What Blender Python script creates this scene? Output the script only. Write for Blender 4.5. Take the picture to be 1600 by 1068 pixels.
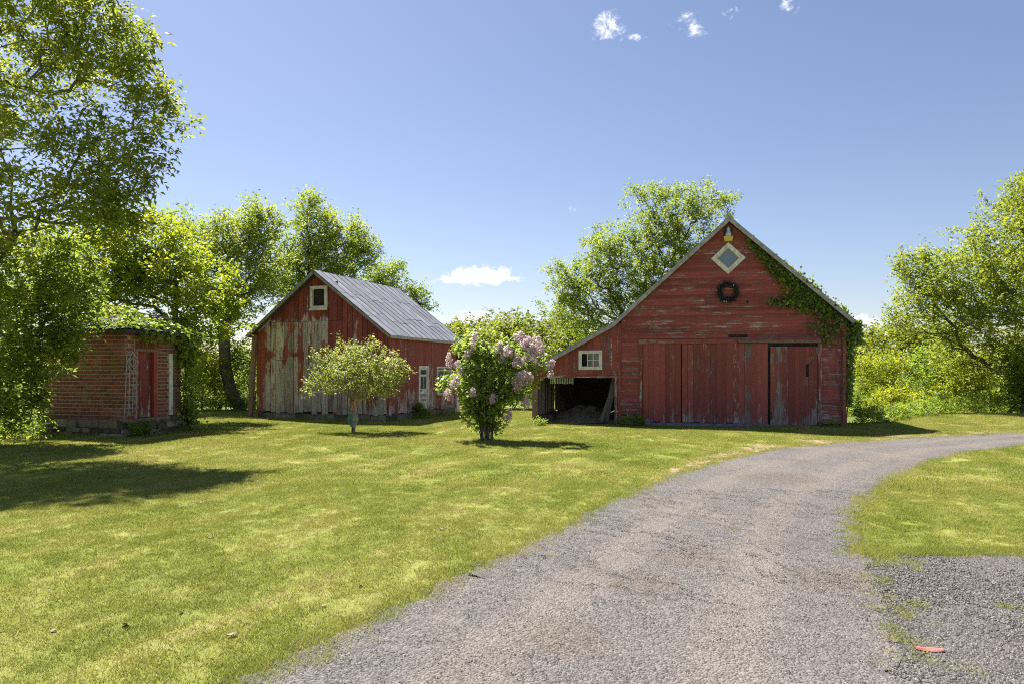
import bpy, math, random
import numpy as np
from mathutils import Vector, Matrix
sc = bpy.context.scene
for o in list(bpy.data.objects): bpy.data.objects.remove(o)
R = math.radians
# ------------------------------------------------------------------ camera
CAMZ, F = 1.8, 1600*24/36
cam_d = bpy.data.cameras.new('camera'); cam = bpy.data.objects.new('camera', cam_d)
sc.collection.objects.link(cam); sc.camera = cam
cam.location = (0, 0, CAMZ); cam.rotation_euler = (R(90), 0, 0)
cam_d.lens = 24; cam_d.sensor_width = 36; cam_d.sensor_fit = 'HORIZONTAL'
cam_d.shift_y = 46/1600; cam_d.clip_end = 3000; cam_d.clip_start = .05
# ------------------------------------------------------------------ sun, exposure
SUN_DX, SUN_DY = .42, -.54              # metres a shadow runs per metre of height
SUN_EL = math.atan2(1, math.hypot(SUN_DX, SUN_DY))
SUN_AZ = math.atan2(-SUN_DX, -SUN_DY)   # clockwise from +Y
sd = bpy.data.lights.new('sun', 'SUN'); sd.energy = 4.1; sd.angle = R(.55); sd.color = (1, .95, .86)
so = bpy.data.objects.new('sun', sd); sc.collection.objects.link(so)
so.rotation_euler = Vector((SUN_DX, SUN_DY, -1)).to_track_quat('-Z', 'Y').to_euler()
so.location = (-20, 26, 50)
vs = sc.view_settings; vs.view_transform = 'Standard'; vs.look = 'None'; vs.gamma = 1; vs.use_curve_mapping = False
vs.exposure = 1.8
sc.cycles.use_denoising = False; sc.cycles.denoiser = 'OPENIMAGEDENOISE'; sc.cycles.denoising_prefilter = 'ACCURATE'
sc.cycles.filter_width = 1.1; sc.cycles.max_bounces = 8; sc.cycles.transparent_max_bounces = 8
sc.cycles.sample_clamp_indirect = 6
def gp(px, py, z=0):                     # photo pixel to the level ground
    d = (CAMZ-z)*F/(py-580); return ((px-800)/F*d, d)
# ------------------------------------------------------------------ node helper
class NT:
    def __init__(s, tree): s.t = tree; s.n = tree.nodes; s.l = tree.links
    def set(s, sock, v):
        if isinstance(v, bpy.types.NodeSocket): s.l.new(v, sock)
        elif isinstance(v, bpy.types.Node): s.l.new(v.outputs[0], sock)
        elif v is not None:
            if hasattr(sock.default_value, '__len__') and not hasattr(v, '__len__'): v = (v,)*len(sock.default_value)
            if hasattr(sock.default_value, '__len__') and len(sock.default_value) == 4 and len(v) == 3: v = (*v, 1)
            sock.default_value = v
    def node(s, typ, ins=None, **kw):
        n = s.n.new(typ)
        for k, v in kw.items(): setattr(n, k, v)
        for k, v in (ins or {}).items(): s.set(n.inputs[k], v)
        return n
    def math(s, op, a, b=None, c=None, clamp=False):
        n = s.node('ShaderNodeMath', operation=op, use_clamp=clamp); s.set(n.inputs[0], a)
        if b is not None: s.set(n.inputs[1], b)
        if c is not None: s.set(n.inputs[2], c)
        return n.outputs[0]
    def vmath(s, op, a, b=None):
        n = s.node('ShaderNodeVectorMath', operation=op); s.set(n.inputs[0], a)
        if b is not None: s.set(n.inputs[3] if op == 'SCALE' else n.inputs[1], b)
        return n.outputs['Value'] if op in ('LENGTH', 'DOT_PRODUCT', 'DISTANCE') else n.outputs[0]
    def mix(s, f, a, b, blend='MIX'):
        n = s.node('ShaderNodeMix', data_type='RGBA', blend_type=blend, clamp_factor=True)
        s.set(n.inputs[0], f); s.set(n.inputs[6], a); s.set(n.inputs[7], b); return n.outputs[2]
    def noise(s, vec, scale=5, detail=3, rough=.55, dist=0):
        n = s.node('ShaderNodeTexNoise', {'Scale': scale, 'Detail': detail, 'Roughness': rough, 'Distortion': dist})
        if vec is not None: s.set(n.inputs['Vector'], vec)
        return n.outputs[0]
    def ramp(s, f, a, b):          # 0..1 between a and b
        n = s.node('ShaderNodeMapRange', clamp=True, interpolation_type='SMOOTHSTEP'); s.set(n.inputs[0], f)
        s.set(n.inputs[1], a); s.set(n.inputs[2], b); return n.outputs[0]
    def stretch(s, vec, v): return s.vmath('MULTIPLY', vec, v)
def mat(name, fn):
    m = bpy.data.materials.new(name); m.use_nodes = True; m.node_tree.nodes.clear(); t = NT(m.node_tree)
    out = t.node('ShaderNodeOutputMaterial'); t.set(out.inputs[0], fn(t)); return m
def principled(t, col, rough=.8, bump=None, bs=.3, bd=.02, spec=.3, metal=0):
    p = t.node('ShaderNodeBsdfPrincipled', {'Base Color': col, 'Roughness': rough, 'Specular IOR Level': spec, 'Metallic': metal})
    if bump is not None:
        b = t.node('ShaderNodeBump', {'Strength': bs, 'Distance': bd, 'Height': bump}); t.set(p.inputs['Normal'], b.outputs[0])
    return p.outputs[0]
# ------------------------------------------------------------------ world: daylight sky with a few small clouds
w = bpy.data.worlds.new('World'); sc.world = w; w.use_nodes = True; w.node_tree.nodes.clear(); t = NT(w.node_tree)
sky = t.node('ShaderNodeTexSky', sky_type='NISHITA', sun_disc=False, sun_elevation=SUN_EL, sun_rotation=SUN_AZ,
             altitude=100, air_density=1.0, dust_density=.5, ozone_density=2.6)
gen = t.node('ShaderNodeTexCoord').outputs['Generated']
skyc = t.mix(1, sky.outputs[0], (.9, .795, .795), 'MULTIPLY')
CL = [(752, 431, 62, 17, 1.7), (712, 437, 46, 9, 1.3), (790, 435, 40, 7, 1.2), (950, 42, 36, 24, 1.0), (988, 60, 34, 9, .7), (1068, 30, 24, 14, .75), (1090, 46, 30, 16, .85),
      (1142, 18, 24, 12, .7), (1230, 8, 22, 20, .85), (895, 328, 32, 11, .5), (735, 496, 50, 12, 1.3), (1345, 508, 46, 20, 1.2), (835, 500, 60, 10, .6)]
CL += [(px, py, a, b, .8) for px, py, a, b in ((-500, 300, 90, 25), (-900, 120, 120, 40), (2300, 420, 100, 22), (2700, 150, 130, 45), (400, -900, 90, 60), (1500, -1300, 150, 90), (1900, -500, 90, 50))]
acc = None
for px, py, a, b, s in CL:
    d = Vector(((px-800)/F, 1, (580-py)/F)); L = d.length; d /= L
    df = t.vmath('SUBTRACT', gen, tuple(d)); df = t.vmath('MULTIPLY', df, (F*L/a, F*L/a, F*L/b))
    v = t.math('MULTIPLY', t.math('SUBTRACT', 1.25, t.vmath('LENGTH', df), clamp=True), s)
    acc = v if acc is None else t.math('MAXIMUM', acc, v)
gw = t.vmath('MULTIPLY', gen, (1, 1, 1.5)); wn = t.noise(gw, 62, 7, .62, .8); wn2 = t.noise(gw, 190, 5, .65, .4)
cm = t.math('ADD', t.math('MULTIPLY', acc, .95), t.math('MULTIPLY', t.math('SUBTRACT', wn, .5), 2.6)); cm = t.math('ADD', cm, t.math('MULTIPLY', t.math('SUBTRACT', wn2, .5), .8))
cm = t.math('MULTIPLY', t.ramp(cm, .45, 1.5), t.ramp(acc, .02, .4)); cm = t.math('MULTIPLY', cm, .92)
skyc = t.mix(cm, skyc, (9.0, 8.9, 9.1))
bg = t.node('ShaderNodeBackground', {'Color': skyc, 'Strength': .05}); t.set(t.node('ShaderNodeOutputWorld').inputs[0], bg.outputs[0])
# ------------------------------------------------------------------ scene helpers
rng = np.random.default_rng(7); random.seed(7)
COL = sc.collection
def at(px, py, d): return np.array(((px-800)/F*d, d, CAMZ+(580-py)/F*d))
def tag(o, label=None, cat=None, group=None, kind=None):
    if label: o['label'] = label
    if cat: o['category'] = cat
    if group: o['group'] = group
    if kind: o['kind'] = kind
    return o
def empty(name, loc=(0, 0, 0), rz=0):
    o = bpy.data.objects.new(name, None); COL.objects.link(o); o.location = loc; o.rotation_euler = (0, 0, rz); o.empty_display_size = .2; return o
def link(name, me, parent=None, m=None):
    if m is not None and not me.materials: me.materials.append(m)
    o = bpy.data.objects.new(name, me); COL.objects.link(o)
    if parent is not None: o.parent = parent
    return o
def mesh(name, V, Fc, attrs=None, smooth=False):
    me = bpy.data.meshes.new(name); me.from_pydata([tuple(map(float, v)) for v in V], [], Fc)
    for k, a in (attrs or {}).items():
        at_ = me.attributes.new(k, 'FLOAT', 'POINT'); at_.data.foreach_set('value', np.asarray(a, np.float32))
    if smooth: me.polygons.foreach_set('use_smooth', [True]*len(me.polygons))
    me.update(); return me
class MB:
    def __init__(s): s.V = []; s.F = []
    def add(s, V, Fc):
        b = len(s.V); s.V += [tuple(v) for v in V]; s.F += [tuple(i+b for i in f) for f in Fc]; return s
    def box(s, x0, x1, y0, y1, z0, z1):
        return s.add([(x0,y0,z0),(x1,y0,z0),(x1,y1,z0),(x0,y1,z0),(x0,y0,z1),(x1,y0,z1),(x1,y1,z1),(x0,y1,z1)],
                     [(0,3,2,1),(4,5,6,7),(0,1,5,4),(1,2,6,5),(2,3,7,6),(3,0,4,7)])
    def beam(s, p, q, wd, th, up=(0, 0, 1)):
        p, q = Vector(p), Vector(q); d = (q-p).normalized(); u = Vector(up); a = d.cross(u)
        if a.length < 1e-4: a = d.cross(Vector((1, 0, 0)))
        a.normalize(); b = a.cross(d).normalized(); a *= wd/2; b *= th/2
        return s.add([p-a-b, p+a-b, p+a+b, p-a+b, q-a-b, q+a-b, q+a+b, q-a+b], [(0,1,2,3),(7,6,5,4),(0,4,5,1),(1,5,6,2),(2,6,7,3),(3,7,4,0)])
    def tube(s, pts, rad, n=6, cap=True):
        P = [Vector(p) for p in pts]; b = len(s.V); prev = None
        for i, p in enumerate(P):
            d = (P[min(i+1, len(P)-1)]-P[max(i-1, 0)]).normalized()
            a = d.cross(Vector((.3, .1, 1)) if abs(d.z) < .9 else Vector((1, 0, 0))).normalized(); c = d.cross(a)
            r = rad[i] if hasattr(rad, '__len__') else rad
            for k in range(n):
                an = 2*math.pi*k/n; s.V.append(tuple(p+a*math.cos(an)*r+c*math.sin(an)*r))
        for i in range(len(P)-1):
            for k in range(n): s.F.append((b+i*n+k, b+i*n+(k+1) % n, b+(i+1)*n+(k+1) % n, b+(i+1)*n+k))
        if cap:
            s.F.append(tuple(b+k for k in range(n))[::-1]); s.F.append(tuple(b+(len(P)-1)*n+k for k in range(n)))
        return s
    def lathe(s, prof, c=(0, 0, 0), n=12):
        b = len(s.V)
        for r, z in prof:
            for k in range(n): an = 2*math.pi*k/n; s.V.append((c[0]+r*math.cos(an), c[1]+r*math.sin(an), c[2]+z))
        for i in range(len(prof)-1):
            for k in range(n): s.F.append((b+i*n+k, b+i*n+(k+1) % n, b+(i+1)*n+(k+1) % n, b+(i+1)*n+k))
        return s
    def build(s, name, m, parent=None, smooth=False): return link(name, mesh(name, s.V, s.F, smooth=smooth), parent, m)
def smooth01(x): x = np.clip(x, 0, 1); return x*x*(3-2*x)
# ------------------------------------------------------------------ materials
def m_lawn_cols(t, pos):
    rot = t.node('ShaderNodeVectorRotate', {'Vector': pos, 'Angle': R(26)}, rotation_type='Z_AXIS').outputs[0]
    big = t.noise(pos, .22, 4, .6); mow = t.noise(t.stretch(rot, (1.5, .16, 1)), 1, 4, .6, .3); blot = t.noise(t.stretch(pos, (1.0, .6, 1)), .75, 5, .65, .4); fine = t.noise(pos, 7, 4, .7); vf = t.noise(pos, 45, 3, .7)
    mid = t.math('ADD', t.math('MULTIPLY', mow, .5), t.math('MULTIPLY', blot, .5))
    c = t.mix(t.ramp(mid, .36, .62), (.2, .252, .046), (.34, .345, .09))
    dry = t.ramp(t.math('ADD', mid, t.math('MULTIPLY', t.math('SUBTRACT', fine, .5), .5)), .52, .72)
    c = t.mix(t.math('MULTIPLY', dry, .8), c, (.46, .385, .21))
    c = t.mix(t.ramp(big, .42, .68), c, t.mix(.45, c, (.36, .325, .115)))
    return t.mix(t.math('MULTIPLY', t.math('SUBTRACT', vf, .3, clamp=True), .9), c, t.mix(1, c, (.45, .5, .4), 'MULTIPLY'))
def f_lawn(t):
    pos = t.node('ShaderNodeNewGeometry').outputs['Position']
    far = t.ramp(t.node('ShaderNodeSeparateXYZ', {0: pos}).outputs[1], 32, 40)
    c = t.mix(.3, m_lawn_cols(t, pos), (.10, .10, .025)); c = t.mix(far, c, t.mix(t.noise(pos, .5, 4), (.06, .1, .015), (.13, .16, .03)))
    return principled(t, c, .95, t.noise(pos, 28, 5, .75), .9, .03, .1)
M_LAWN = mat('lawn', f_lawn)
def f_blade(t):
    pos = t.node('ShaderNodeNewGeometry').outputs['Position']; v = t.node('ShaderNodeAttribute', attribute_name='var').outputs['Fac']
    c = m_lawn_cols(t, pos); c = t.mix(v, t.mix(1, c, (.55, .68, .45), 'MULTIPLY'), t.mix(1, c, (1.65, 1.5, 1.45), 'MULTIPLY'))
    c = t.mix(t.ramp(v, .93, .95), c, (.5, .43, .22))
    d = t.node('ShaderNodeBsdfDiffuse', {'Color': c}); tr = t.node('ShaderNodeBsdfTranslucent', {'Color': c})
    return t.node('ShaderNodeMixShader', {0: .42, 1: d.outputs[0], 2: tr.outputs[0]}).outputs[0]
M_BLADE = mat('grass_blade', f_blade)
def gravel_wear(t, pos, dark):           # bare packed patches, two wheel tracks and darker loose stone
    n = t.noise(t.stretch(pos, (1, .5, 1)), .7, 5, .65, .5); dirt = t.ramp(n, .5, .72)
    if dark: return dirt, t.ramp(t.noise(pos, .6, 4), .5, .7)
    ac = t.node('ShaderNodeAttribute', attribute_name='across').outputs['Fac']; w = t.math('ADD', ac, t.math('MULTIPLY', t.math('SUBTRACT', t.noise(pos, .8, 3), .5), .12))
    tr = t.math('MAXIMUM', t.ramp(t.math('ABSOLUTE', t.math('SUBTRACT', w, .3)), .12, .03), t.ramp(t.math('ABSOLUTE', t.math('SUBTRACT', w, .7)), .12, .03))
    return t.math('MAXIMUM', dirt, t.math('MULTIPLY', tr, .6)), t.ramp(t.noise(pos, .45, 5, .6), .52, .7)
def f_gravel(dark):
    def f(t):
        pos = t.node('ShaderNodeNewGeometry').outputs['Position']
        vo = t.node('ShaderNodeTexVoronoi', {'Vector': pos, 'Scale': 62, 'Randomness': 1}); vo2 = t.node('ShaderNodeTexVoronoi', {'Vector': pos, 'Scale': 24})
        rnd = t.node('ShaderNodeSeparateColor', {0: vo.outputs['Color']}).outputs[0]; rnd2 = t.node('ShaderNodeSeparateColor', {0: vo2.outputs['Color']}).outputs[1]
        k = t.math('ADD', t.math('MULTIPLY', rnd, .65), t.math('MULTIPLY', rnd2, .35))
        a, b = ((.036, .033, .033), (.165, .154, .151)) if dark else ((.06, .0535, .0515), (.195, .178, .17))
        dirt, dk = gravel_wear(t, pos, dark)
        c = t.mix(k, a, b); c = t.mix(t.math('MULTIPLY', dirt, .3 if dark else .65), c, t.mix(k, (.15, .125, .105), (.235, .2, .17)) if not dark else (.11, .095, .08))
        c = t.mix(t.math('MULTIPLY', dk, .45), c, t.mix(1, c, (.52, .5, .5), 'MULTIPLY'))
        if not dark:
            for px, py, r_ in ((1005, 912, .42), (1080, 868, .5), (1215, 745, .9), (1300, 905, .5), (880, 1000, .4)):
                g = gp(px, py); d_ = t.vmath('DISTANCE', t.vmath('MULTIPLY', pos, (1, 1, 0)), (g[0], g[1], 0)); e_ = t.math('ADD', d_, t.math('MULTIPLY', t.math('SUBTRACT', t.noise(pos, 5, 4, .7), .5), r_*1.6))
                c = t.mix(t.math('MULTIPLY', t.ramp(e_, r_, r_*.45), .55), c, t.mix(k, (.06, .048, .04), (.17, .135, .105)))
        h = t.math('ADD', t.math('MULTIPLY', vo.outputs['Distance'], -1), t.math('MULTIPLY', vo2.outputs['Distance'], -.8))
        return principled(t, c, .9, h, .8, .02, .2)
    return f
M_GRAVEL = mat('gravel', f_gravel(False)); M_PAD = mat('coarse_gravel', f_gravel(True))
def f_stone(k):
    def f(t):
        v = t.node('ShaderNodeAttribute', attribute_name='var').outputs['Fac']; pos = t.node('ShaderNodeNewGeometry').outputs['Position']
        c = t.mix(v, (.05*k, .044*k, .042*k), (.27*k, .245*k, .23*k)); dirt = t.ramp(t.noise(t.stretch(pos, (1, .5, 1)), .7, 5, .65, .5), .5, .72)
        return principled(t, t.mix(t.math('MULTIPLY', dirt, .4), c, (.19*k, .16*k, .135*k)), .85, spec=.25)
    return f
M_STONE = mat('gravel_stone', f_stone(1)); M_STONED = mat('dark_gravel_stone', f_stone(.86))
def f_paint(gs, red1, red2, woodk=1.0):
    def f(t):
        co = t.node('ShaderNodeTexCoord').outputs['Object']; rnd = t.node('ShaderNodeObjectInfo').outputs['Random']
        off = t.vmath('ADD', co, t.node('ShaderNodeCombineXYZ', {0: t.math('MULTIPLY', rnd, 37), 1: t.math('MULTIPLY', rnd, 11), 2: t.math('MULTIPLY', rnd, 23)}).outputs[0])
        g = t.noise(t.stretch(off, gs), 1, 5, .65); bl = t.noise(t.stretch(co, tuple(v**.35*1.7 for v in gs)), 1, 5, .65, .3); fl = t.noise(off, 9, 4, .65)
        peel = t.node('ShaderNodeAttribute', attribute_name='peel').outputs['Fac']
        mk = t.math('ADD', peel, t.math('ADD', t.math('MULTIPLY', t.math('SUBTRACT', g, .5), 1.25), t.math('ADD', t.math('MULTIPLY', t.math('SUBTRACT', bl, .5), 1.0), t.math('MULTIPLY', t.math('SUBTRACT', fl, .5), .55))))
        mk = t.ramp(mk, .42, .6)
        c = t.mix(t.noise(off, 3, 5, .7), red1, red2); c = t.mix(t.math('MULTIPLY', t.ramp(g, .5, .8), .3), c, (.3, .12, .1))
        c = t.mix(1, c, t.mix(rnd, (.7, .68, .68), (1.16, 1.12, 1.12)), 'MULTIPLY')
        g2 = t.noise(t.stretch(off, tuple(v*2.2 for v in gs)), 1, 5, .7)
        wd = t.mix(t.ramp(g2, .3, .7), (.12*woodk, .105*woodk, .1*woodk), (.49*woodk, .435*woodk, .415*woodk)); wd = t.mix(1, wd, t.mix(t.math('FRACT', t.math('MULTIPLY', rnd, 7.3)), (.5, .46, .44), (1.22, 1.18, 1.12)), 'MULTIPLY')
        h = t.math('ADD', t.math('MULTIPLY', g2, .6), t.math('MULTIPLY', mk, -.5))
        return principled(t, t.mix(mk, c, wd), t.math('ADD', .62, t.math('MULTIPLY', mk, .25)), h, .6, .012, .25)
    return f
RED1, RED2 = (.19, .042, .036), (.34, .092, .078)
M_PH = mat('red_paint_clapboard', f_paint((1.3, 30, 30), RED1, RED2)); M_PV = mat('red_paint_plank', f_paint((30, 30, 1.3), RED1, RED2))
M_PVB = mat('faded_red_paint_plank', f_paint((26, 26, 1.1), (.17, .033, .028), (.31, .074, .062), 1.38))
def f_wood(c1, c2, gs):
    def f(t):
        co = t.node('ShaderNodeTexCoord').outputs['Object']; rnd = t.node('ShaderNodeObjectInfo').outputs['Random']
        off = t.vmath('ADD', co, t.node('ShaderNodeCombineXYZ', {0: t.math('MULTIPLY', rnd, 37), 1: t.math('MULTIPLY', rnd, 11), 2: t.math('MULTIPLY', rnd, 23)}).outputs[0])
        g = t.noise(t.stretch(off, gs), 1, 6, .7); return principled(t, t.mix(t.ramp(g, .28, .72), c1, c2), .85, g, .5, .01, .2)
    return f
M_GREY = mat('weathered_grey_wood', f_wood((.12, .11, .1), (.36, .33, .3), (28, 28, 1.5)))
M_GREYD = mat('dim_grey_wood', f_wood((.07, .063, .056), (.2, .18, .16), (24, 24, 2)))
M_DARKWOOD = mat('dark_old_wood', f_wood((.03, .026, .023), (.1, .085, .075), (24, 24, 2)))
M_BROWN = mat('brown_old_wood', f_wood((.12, .075, .055), (.26, .18, .14), (24, 24, 2)))
M_WHITE = mat('worn_white_paint', f_wood((.42, .39, .34), (.76, .74, .69), (12, 12, 5)))
M_RAKE = mat('weathered_pale_trim', f_wood((.2, .19, .185), (.42, .4, .39), (6, 6, 6)))
M_REDTRIM = mat('dull_red_trim', f_wood((.13, .018, .015), (.3, .1, .085), (20, 20, 2)))
def f_metal(t):
    co = t.node('ShaderNodeTexCoord').outputs['Object']; rnd = t.node('ShaderNodeObjectInfo').outputs['Random']
    n = t.noise(t.stretch(co, (.8, 2.5, .8)), 2.4, 6, .7); n2 = t.noise(co, 24, 4, .7)
    c = t.mix(t.ramp(n, .35, .7), (.2, .2, .22), (.36, .36, .39)); c = t.mix(1, c, t.mix(rnd, (.84, .84, .84), (1.1, 1.1, 1.1)), 'MULTIPLY')
    c = t.mix(t.math('MULTIPLY', t.ramp(n2, .58, .74), .35), c, (.2, .16, .14))
    return principled(t, c, .5, n2, .15, .004, .4, .35)
M_METAL = mat('grey_roof_metal', f_metal)
def f_brick(t):
    co = t.node('ShaderNodeNewGeometry').outputs['Position']; rnd = t.node('ShaderNodeObjectInfo').outputs['Random']; n = t.noise(co, 18, 4, .7)
    c = t.mix(rnd, (.12, .038, .027), (.27, .09, .06)); c = t.mix(t.ramp(n, .4, .75), c, (.2, .075, .05))
    c = t.mix(t.math('MULTIPLY', t.ramp(t.noise(co, 3, 3), .55, .75), .35), c, (.36, .27, .22)); return principled(t, c, .9, t.noise(co, 60, 3), .5, .006, .15)
M_BRICK = mat('old_red_brick', f_brick)
def simple(name, c1, c2, scale=12, rough=.85, bs=.4, bd=.01, spec=.25, metal=0, world=False):
    def f(t):
        co = t.node('ShaderNodeNewGeometry').outputs['Position'] if world else t.node('ShaderNodeTexCoord').outputs['Object']
        n = t.noise(co, scale, 5, .65); return principled(t, t.mix(t.ramp(n, .3, .7), c1, c2), rough, n, bs, bd, spec, metal)
    return mat(name, f)
M_MORTAR = simple('mortar', (.22, .165, .125), (.36, .28, .22), 25)
def f_found(t):
    co = t.node('ShaderNodeNewGeometry').outputs['Position']; rnd = t.node('ShaderNodeObjectInfo').outputs['Random']; n = t.noise(co, 7, 5, .65)
    c = t.mix(rnd, (.1, .085, .07), (.36, .32, .27)); c = t.mix(t.ramp(n, .35, .7), t.mix(1, c, (.6, .58, .55), 'MULTIPLY'), c); return principled(t, c, .9, n, .6, .03, .2)
M_FOUND = mat('foundation_stone', f_found)
M_DARK = simple('interior_shade', (.018, .015, .013), (.04, .034, .03), 5)  # near-black colour stands in for shade behind gaps and openings
M_SHINGLE = simple('dark_shingle', (.02, .02, .023), (.075, .072, .075), 9)
M_SOIL = simple('barn_floor_soil', (.12, .09, .065), (.34, .26, .19), 9, bd=.06)
def f_glass(t):
    return principled(t, (.05, .065, .09), .08, spec=.8)
M_GLASS = mat('window_glass', f_glass)
M_PANEBLUE = mat('dull_blue_pane', lambda t: principled(t, t.mix(t.noise(t.node('ShaderNodeTexCoord').outputs['Object'], 6), (.13, .17, .26), (.17, .21, .31)), .25, spec=.5))
M_YELLOW = simple('yellow_paint', (.5, .36, .07), (.62, .48, .12), 20, .5)
M_CHROME = simple('pale_lamp_metal', (.35, .42, .52), (.6, .66, .74), 10, .3, metal=.3)
M_BLACKM = simple('dark_lamp_back', (.02, .022, .03), (.05, .055, .07), 10, .5)
M_ORANGE = simple('orange_paper', (.5, .2, .09), (.6, .28, .14), 20)
M_BARK = simple('bark', (.05, .042, .034), (.17, .145, .12), 9, bs=.8, bd=.03, world=True)
M_BARKL = simple('light_bark', (.09, .08, .062), (.24, .21, .165), 9, bs=.8, bd=.03, world=True)
M_PINKBARK = simple('scarred_pinkish_bark', (.2, .1, .07), (.5, .33, .26), 14, bs=.8, bd=.02)
M_BLUEGREEN = simple('blue_green_painted_tin', (.04, .1, .08), (.1, .2, .15), 14, .5)
M_PALEGREY = simple('pale_grey_tin', (.16, .16, .13), (.36, .33, .26), 14, .5)
M_TARP = simple('blue_grey_stone', (.1, .1, .13), (.24, .24, .29), 6, bd=.03)
M_PINK = simple('pinkish_red_scrap', (.3, .08, .075), (.5, .23, .21), 22, .5)
M_DRYLEAF = simple('dry_leaf', (.16, .115, .075), (.4, .31, .22), 14)
M_CLEARPANEL = simple('ribbed_pale_plastic', (.3, .32, .24), (.5, .52, .42), 14, .4)
def f_leaf(c1, c2, c3, trans=.55):
    def f(t):
        v = t.node('ShaderNodeAttribute', attribute_name='var').outputs['Fac']
        c = t.mix(t.ramp(v, 0, .55), c1, c2); c = t.mix(t.ramp(v, .55, 1), c, c3)
        p = principled(t, c, .45, spec=.35); tr = t.node('ShaderNodeBsdfTranslucent', {'Color': t.mix(1, c, (1.3, 1.3, .8), 'MULTIPLY')})
        return t.node('ShaderNodeMixShader', {0: trans, 1: p, 2: tr.outputs[0]}).outputs[0]
    return f
M_L_ASH = mat('leaf_ash', f_leaf((0.115, 0.169, 0.027), (0.236, 0.284, 0.041), (0.446, 0.432, 0.081)))
M_L_DARK = mat('leaf_deep_green', f_leaf((0.108, 0.162, 0.03), (0.223, 0.284, 0.049), (0.419, 0.446, 0.081)))
M_L_YEL = mat('leaf_yellow_green', f_leaf((0.134, 0.213, 0.019), (0.268, 0.323, 0.029), (0.521, 0.473, 0.032)))
M_L_MID = mat('leaf_mid_green', f_leaf((0.113, 0.189, 0.031), (0.218, 0.294, 0.045), (0.379, 0.407, 0.066)))
M_L_SPARSE = mat('leaf_olive_green', f_leaf((0.113, 0.179, 0.034), (0.228, 0.294, 0.048), (0.418, 0.418, 0.076)))
M_L_APPLE = mat('leaf_pale_green', f_leaf((0.13, 0.177, 0.035), (0.248, 0.289, 0.071), (0.413, 0.425, 0.142), 0.45))
M_L_LILAC = mat('leaf_lilac', f_leaf((0.1, 0.165, 0.038), (0.224, 0.295, 0.071), (0.425, 0.472, 0.153), 0.5))
M_L_FAR = mat('leaf_far_wood', f_leaf((0.077, 0.116, 0.018), (0.182, 0.215, 0.022), (0.33, 0.319, 0.031), 0.5))
M_L_IVY = mat('leaf_ivy', f_leaf((0.059, 0.119, 0.026), (0.149, 0.223, 0.045), (0.327, 0.372, 0.075), .45))
M_L_WREATH = mat('leaf_wreath', f_leaf((.008, .014, .016), (.02, .028, .03), (.04, .05, .055), .1))
M_LILAC = mat('lilac_flower', f_leaf((.36, .24, .4), (.56, .44, .58), (.76, .67, .77), .35))
# ------------------------------------------------------------------ terrain
CREST = [(-400, 34), (9.5, 34), (10.6, 22.1), (12.2, 22.4), (15.4, 24.9), (21, 27.6), (45, 30), (400, 30)]
CX, CY = np.array(CREST).T
def hgt(x, y):
    x = np.asarray(x, float); y = np.asarray(y, float)
    z = .02*np.sin(x*.7+1)*np.cos(y*.53)+.014*np.sin(x*1.9+y*1.3)
    z = z*smooth01((y-3)/4)*smooth01((40-np.hypot(x, y-12))/10)
    z = z+.22*np.exp(-((x-17)/6)**2-((y-25)/4)**2)
    beh = y-np.interp(x, CX, CY); z = z-1.0*smooth01(beh/5)*smooth01((x-9.5)/2)
    return z
def build_ground():
    def axis(lo, hi, far):
        a = np.arange(lo, hi+.01, .5); o = [1.06**i*.6 for i in range(1, 200)]; o = np.cumsum(o); o = o[o < far]
        return np.concatenate([(lo-o)[::-1], a, hi+o])
    X, Y = axis(-22, 26, 900), axis(-2, 36, 900); XX, YY = np.meshgrid(X, Y); Z = hgt(XX, YY)
    V = np.stack([XX.ravel(), YY.ravel(), Z.ravel()], 1); nx = len(X)
    i, j = np.meshgrid(np.arange(nx-1), np.arange(len(Y)-1)); b = (j*nx+i).ravel()
    Fq = np.stack([b, b+1, b+nx+1, b+nx], 1)
    return tag(link('ground', mesh('ground', V, Fq.tolist(), smooth=True), None, M_LAWN), kind='structure')
build_ground()
# driveway: left and right edges of the gravel, read off the photograph onto the ground
LE = [(380, 1068), (476, 1018), (602, 958), (706, 905), (800, 862), (880, 822), (940, 792), (1000, 765), (1060, 740), (1120, 722), (1200, 704), (1300, 692), (1400, 685), (1500, 681), (1600, 678), (1760, 676)]
RE = [(1430, 1068), (1385, 960), (1352, 880), (1338, 835), (1336, 815), (1342, 795), (1362, 770), (1392, 748), (1425, 733), (1460, 720), (1500, 710), (1540, 703), (1580, 698), (1620, 694), (1700, 690), (1800, 687)]
LEg = [(-1.9, -2.5), (-1.75, 1.5)]+[gp(*p) for p in LE]; REg = [(2.0, -2.5), (2.2, 1.5)]+[gp(*p) for p in RE]
def catmull(P, n):
    P = np.array(P, float); d = np.r_[0, np.cumsum(np.hypot(*np.diff(P, axis=0).T))]; u = np.linspace(0, d[-1], n)
    m = np.gradient(P, d, axis=0); k = np.clip(np.searchsorted(d, u)-1, 0, len(d)-2); h = (d[k+1]-d[k])[:, None]; s = ((u-d[k])/h[:, 0])[:, None]
    return (2*s**3-3*s**2+1)*P[k]+(s**3-2*s**2+s)*h*m[k]+(-2*s**3+3*s**2)*P[k+1]+(s**3-s**2)*h*m[k+1]
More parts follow.
